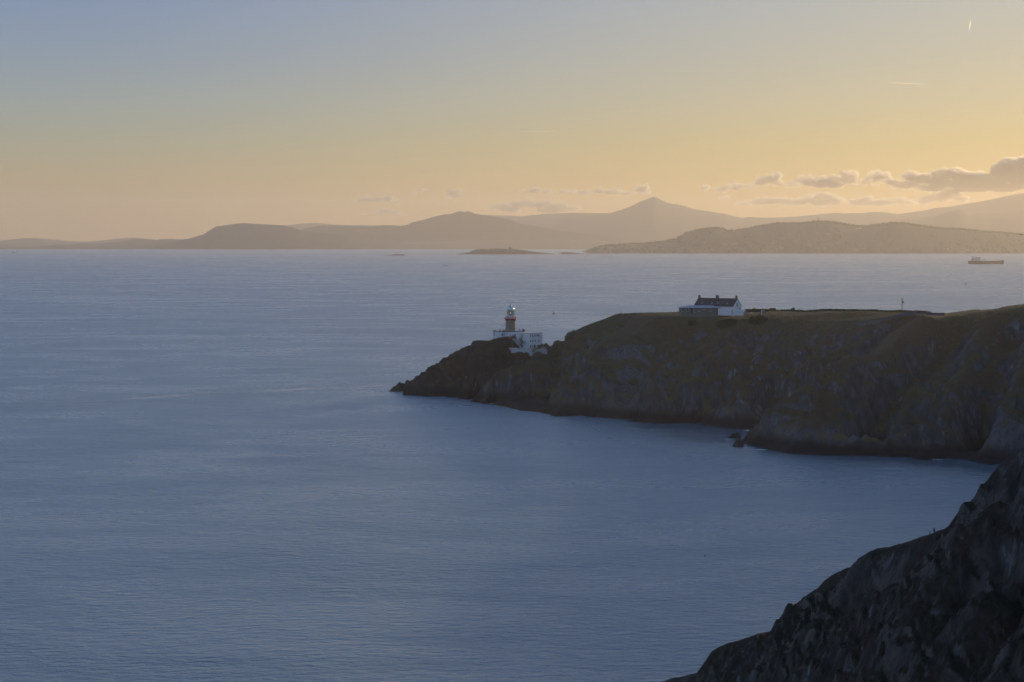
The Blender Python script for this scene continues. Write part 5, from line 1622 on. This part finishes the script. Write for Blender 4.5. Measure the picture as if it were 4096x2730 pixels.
def cloud(blobs, label, mt, seed=0, d=CDIST, flat_v=None, group='low clouds over the mountains'):
    """blobs: (u, v, radius px, squash). Union of puffs shrink-wrapped into one billowing hull by voxel remesh"""
    s = d / F
    rng = random.Random(seed); co = []; fa = []; off = 0
    bm = bmesh.new(); bmesh.ops.create_icosphere(bm, subdivisions=2, radius=1)
    bv = np.array([v.co[:] for v in bm.verts]); bf = np.array([[v.index for v in f.verts] for f in bm.faces]); bm.free()
    for (u, v, r, sq) in blobs:
        r = r * 1.2
        k = max(3, int(r / 2.5))
        for j in range(k):
            a = rng.uniform(0, 6.28); q = rng.random() ** .5 * (0 if j == 0 else 1)
            uu = u + math.cos(a) * q * r * 1.2; vv = v - abs(math.sin(a)) * q * r * sq * .9 * (1 if rng.random() < .7 else -.5)
            rr = r * rng.uniform(.35, .6) if j else r * .75
            c = np.array(P(uu, vv, d)); c[1] += rng.uniform(-1, 1) * r * s * .8
            co.append(bv * np.array([rr, rr, rr * sq]) * s + c); fa.append(bf + off); off += len(bv)
        for j in range(int(4 + r / 4)):
            a = rng.uniform(.15, 2.99); rr = r * rng.uniform(.14, .30)
            c = np.array(P(u + math.cos(a) * r * .95, v - math.sin(a) * r * sq * rng.uniform(.7, 1.1), d)); c[1] += rng.uniform(-1, 1) * r * s * .5
            co.append(bv * rr * s + c); fa.append(bf + off); off += len(bv)
    V = np.concatenate(co); Fc = np.concatenate(fa)
    if flat_v is not None:
        zf = H - (flat_v - V0) / F * d
        V[:, 2] = np.where(V[:, 2] < zf, zf + (V[:, 2] - zf) * .25, V[:, 2])
    o = mesh_np('cloud', V, Fc, mt, False)
    rm = o.modifiers.new('merge', 'REMESH'); rm.mode = 'VOXEL'; rm.voxel_size = s * 1.6
    tx_ = bpy.data.textures.new('billow', 'CLOUDS'); tx_.noise_scale = s * 20; tx_.noise_depth = 4
    dp = o.modifiers.new('billow', 'DISPLACE'); dp.texture = tx_; dp.strength = s * 15; dp.mid_level = .5; dp.texture_coords = 'GLOBAL'
    t2 = bpy.data.textures.new('wisp', 'CLOUDS'); t2.noise_scale = s * 6; t2.noise_depth = 3
    d2_ = o.modifiers.new('wisp', 'DISPLACE'); d2_.texture = t2; d2_.strength = s * 9; d2_.mid_level = .5; d2_.texture_coords = 'GLOBAL'
    return tag(o, label, 'cloud', group)


cm = cloud_material(.014)
ct = cloud_material(.015)
cs = cloud_material(.016)
cloud([(3500, 742, 9, .6), (3530, 722, 20, .7), (3580, 735, 26, .6), (3650, 715, 34, .6), (3700, 728, 38, .55), (3770, 705, 34, .6), (3830, 712, 42, .6), (3800, 738, 40, .5), (3900, 728, 48, .6), (3960, 735, 50, .6),
       (4020, 705, 36, .7), (4060, 715, 60, .7), (4120, 710, 80, .7), (4000, 745, 60, .5), (4200, 720, 80, .7), (3620, 748, 30, .4), (3720, 755, 36, .35), (3870, 762, 44, .3)],
      'longest and darkest cloud bank, running off the right edge', cm, 1, flat_v=768)
cloud([(3460, 735, 14, .6), (3500, 712, 24, .8), (3535, 705, 20, .7), (3475, 725, 20, .6)], 'bright puff just left of the long dark cloud bank', ct, 2)
cloud([(3180, 738, 20, .7), (3230, 730, 28, .7), (3290, 735, 34, .6), (3350, 728, 30, .6), (3395, 712, 26, .9), (3415, 728, 20, .7), (3330, 745, 30, .4), (3150, 742, 16, .6)], 'rounded cloud with a tall head left of the bright puff', cm, 3, flat_v=752)
cloud([(3030, 735, 16, .5), (3070, 722, 26, .7), (3105, 715, 22, .8), (3110, 735, 20, .6), (3050, 740, 20, .4)], 'small cloud hanging right above the shoulder of the sharp peak', cm, 4, flat_v=748)
cloud([(3210, 808, 20, .5), (3250, 800, 28, .6), (3300, 792, 26, .7), (3340, 805, 28, .5), (3280, 815, 34, .4)], 'low cloud over the saddle right of the sharp peak', cm, 5, flat_v=825)
cloud([(3020, 812, 22, .5), (3080, 806, 30, .5), (3140, 808, 28, .5), (3190, 818, 24, .4), (2970, 815, 18, .4)], 'thin low cloud resting above the shoulder right of the sharp peak', ct, 6, flat_v=825)
cloud([(3720, 800, 24, .6), (3760, 790, 30, .7), (3800, 785, 28, .6), (3690, 812, 22, .5), (3850, 800, 24, .5), (3640, 812, 20, .5)], 'hazy low cloud beneath the long dark cloud bank', ct, 7, flat_v=830)
cloud([(3430, 815, 26, .4), (3480, 808, 30, .5), (3540, 815, 30, .4), (3600, 805, 24, .5)], 'faint flat cloud low over the mountain skyline at right', ct, 8, flat_v=832)
cloud([(2530, 770, 14, .6), (2560, 760, 18, .8), (2585, 755, 16, .9), (2575, 772, 16, .6)], 'small upright cloud beside the tip of the sharp peak', cs, 9, flat_v=784)
cloud([(2100, 770, 16, .35), (2150, 765, 20, .4), (2200, 768, 18, .4), (2250, 768, 18, .4), (2290, 770, 14, .4)], 'long thin cloud left of the sharp peak', cs, 10, flat_v=780)
cloud([(2340, 775, 20, .5), (2400, 768, 22, .5), (2460, 772, 22, .5), (2500, 778, 16, .5)], 'ragged cloud between the long thin cloud and the sharp peak', cs, 11, flat_v=786)
cloud([(1960, 838, 16, .4), (2010, 832, 24, .5), (2070, 825, 26, .6), (2120, 820, 26, .7), (2180, 825, 26, .6), (2240, 832, 26, .6), (2300, 838, 22, .5), (2040, 842, 30, .3), (2200, 846, 34, .3)], 'broad faint cloud lying behind the twin topped hill', ct, 12, flat_v=856)
cloud([(1790, 788, 12, .6), (1815, 778, 18, .8), (1835, 772, 14, .8), (1822, 790, 14, .5)], 'small lone cloud high above the twin topped hill', cs, 13, flat_v=798)
cloud([(1655, 775, 12, .5), (1680, 764, 14, .6), (1700, 760, 9, .5)], 'faint wisp of cloud left of the small lone cloud', cs, 14)
cloud([(1440, 805, 14, .4), (1470, 800, 20, .6), (1510, 802, 20, .5), (1550, 798, 18, .6), (1570, 806, 14, .5)], 'flat cloud farthest left, the upper of the left pair', cs, 15, flat_v=812)
cloud([(1450, 858, 14, .4), (1490, 856, 16, .4), (1540, 850, 20, .6), (1580, 856, 18, .5), (1610, 862, 12, .4)], 'flat cloud farthest left, the lower of the left pair', cs, 16, flat_v=864)
cloud([(2880, 760, 20, .5), (2940, 750, 24, .5), (3000, 748, 20, .5), (2820, 756, 18, .5), (2900, 790, 18, .4)], 'faint veil of cloud right of the sharp peak', ct, 17)


def contrail(pts, dens, label, d=60000.):
    """pts: (u, v, radius px) along the trail"""
    s = d / F; m = MB(); n = 10; secs = []
    for u, v, r in pts:
        c = Vector(P(u, v, d)); secs.append((c, r * s))
    a, b = secs[0][0], secs[-1][0]; t = (b - a).normalized(); x = Vector((0, 1, 0)); y = t.cross(x).normalized()
    loft(m, [[tuple(c + (x * math.cos(k * 2 * math.pi / n) + y * math.sin(k * 2 * math.pi / n)) * r) for k in range(n)] for c, r in secs])
    tag(m.build('contrail', cloud_material(dens, .7), smooth=True), label, 'contrail', 'aircraft vapour trails')


contrail([(3882, 81, .6), (3881, 90, 3.2), (3880, 100, 3.8), (3878, 112, 2.6), (3875, 128, .3)], .03, 'short bright upright vapour trail near the top right corner')
contrail([(3520, 330, .5), (3570, 332, 1.5), (3620, 334, 1.8), (3680, 337, 1.3), (3740, 338, .4)], .022, 'thin level vapour trail high at right')
contrail([(2060, 528, .4), (2110, 527, 1.2), (2160, 526.5, 1.6), (2205, 525.5, 1.4), (2222, 525.5, .3)], .018, 'thin level vapour trail above the middle of the mountains')


# surf at the foot of the cliffs
def surf():
    m = MB(); rng = random.Random(3)
    for u0, u1, v0, n in ((2280, 2335, 1664, 9), (2985, 3005, 1722, 6), (3690, 3760, 1838, 9), (1610, 1680, 1572, 6), (3020, 3060, 1799, 6), (2560, 2600, 1684, 5), (2905, 2930, 1757, 4)):
        for i in range(n):
            u = rng.uniform(u0, u1); v = v0 + rng.uniform(-1.5, 1.5); d = sea_d(v)
            w, h = rng.uniform(.6, 2.8), rng.uniform(.25, .8); c = ((u - U0) / F * d, d, .03); k = 9
            m.add([(c[0] + w * math.cos(2 * math.pi * j / k) * rng.uniform(.5, 1), c[1] + h * math.sin(2 * math.pi * j / k) * rng.uniform(.5, 1), .02 + rng.uniform(0, .05)) for j in range(k)] + [(c[0], c[1], .12)],
                  [(j, (j + 1) % k, k) for j in range(k)])
    tag(m.build('surf', mat('surf_foam', (.55, .57, .6), .9)), 'small white patches of surf along the foot of the cliffs', 'foam', kind='stuff')
surf()

# ---------------------------------------------------------------- haze
hz = MB(); hz.box((0, 14000, 352), (39000, 40000, 714))
hm = bpy.data.materials.new('haze'); hm.use_nodes = True
hn = hm.node_tree; out = hn.nodes['Material Output']; hn.nodes.remove(hn.nodes['Principled BSDF'])
pv = hn.nodes.new('ShaderNodeVolumePrincipled')
pv.inputs['Color'].default_value = (.96, .885, .79, 1)
pv.inputs['Density'].default_value = HAZE_DENSITY
pv.inputs['Anisotropy'].default_value = HAZE_G
hn.links.new(pv.outputs[0], out.inputs['Volume'])
ho = hz.build('haze', hm)
tag(ho, 'thin golden evening haze over the bay', 'haze', kind='stuff')
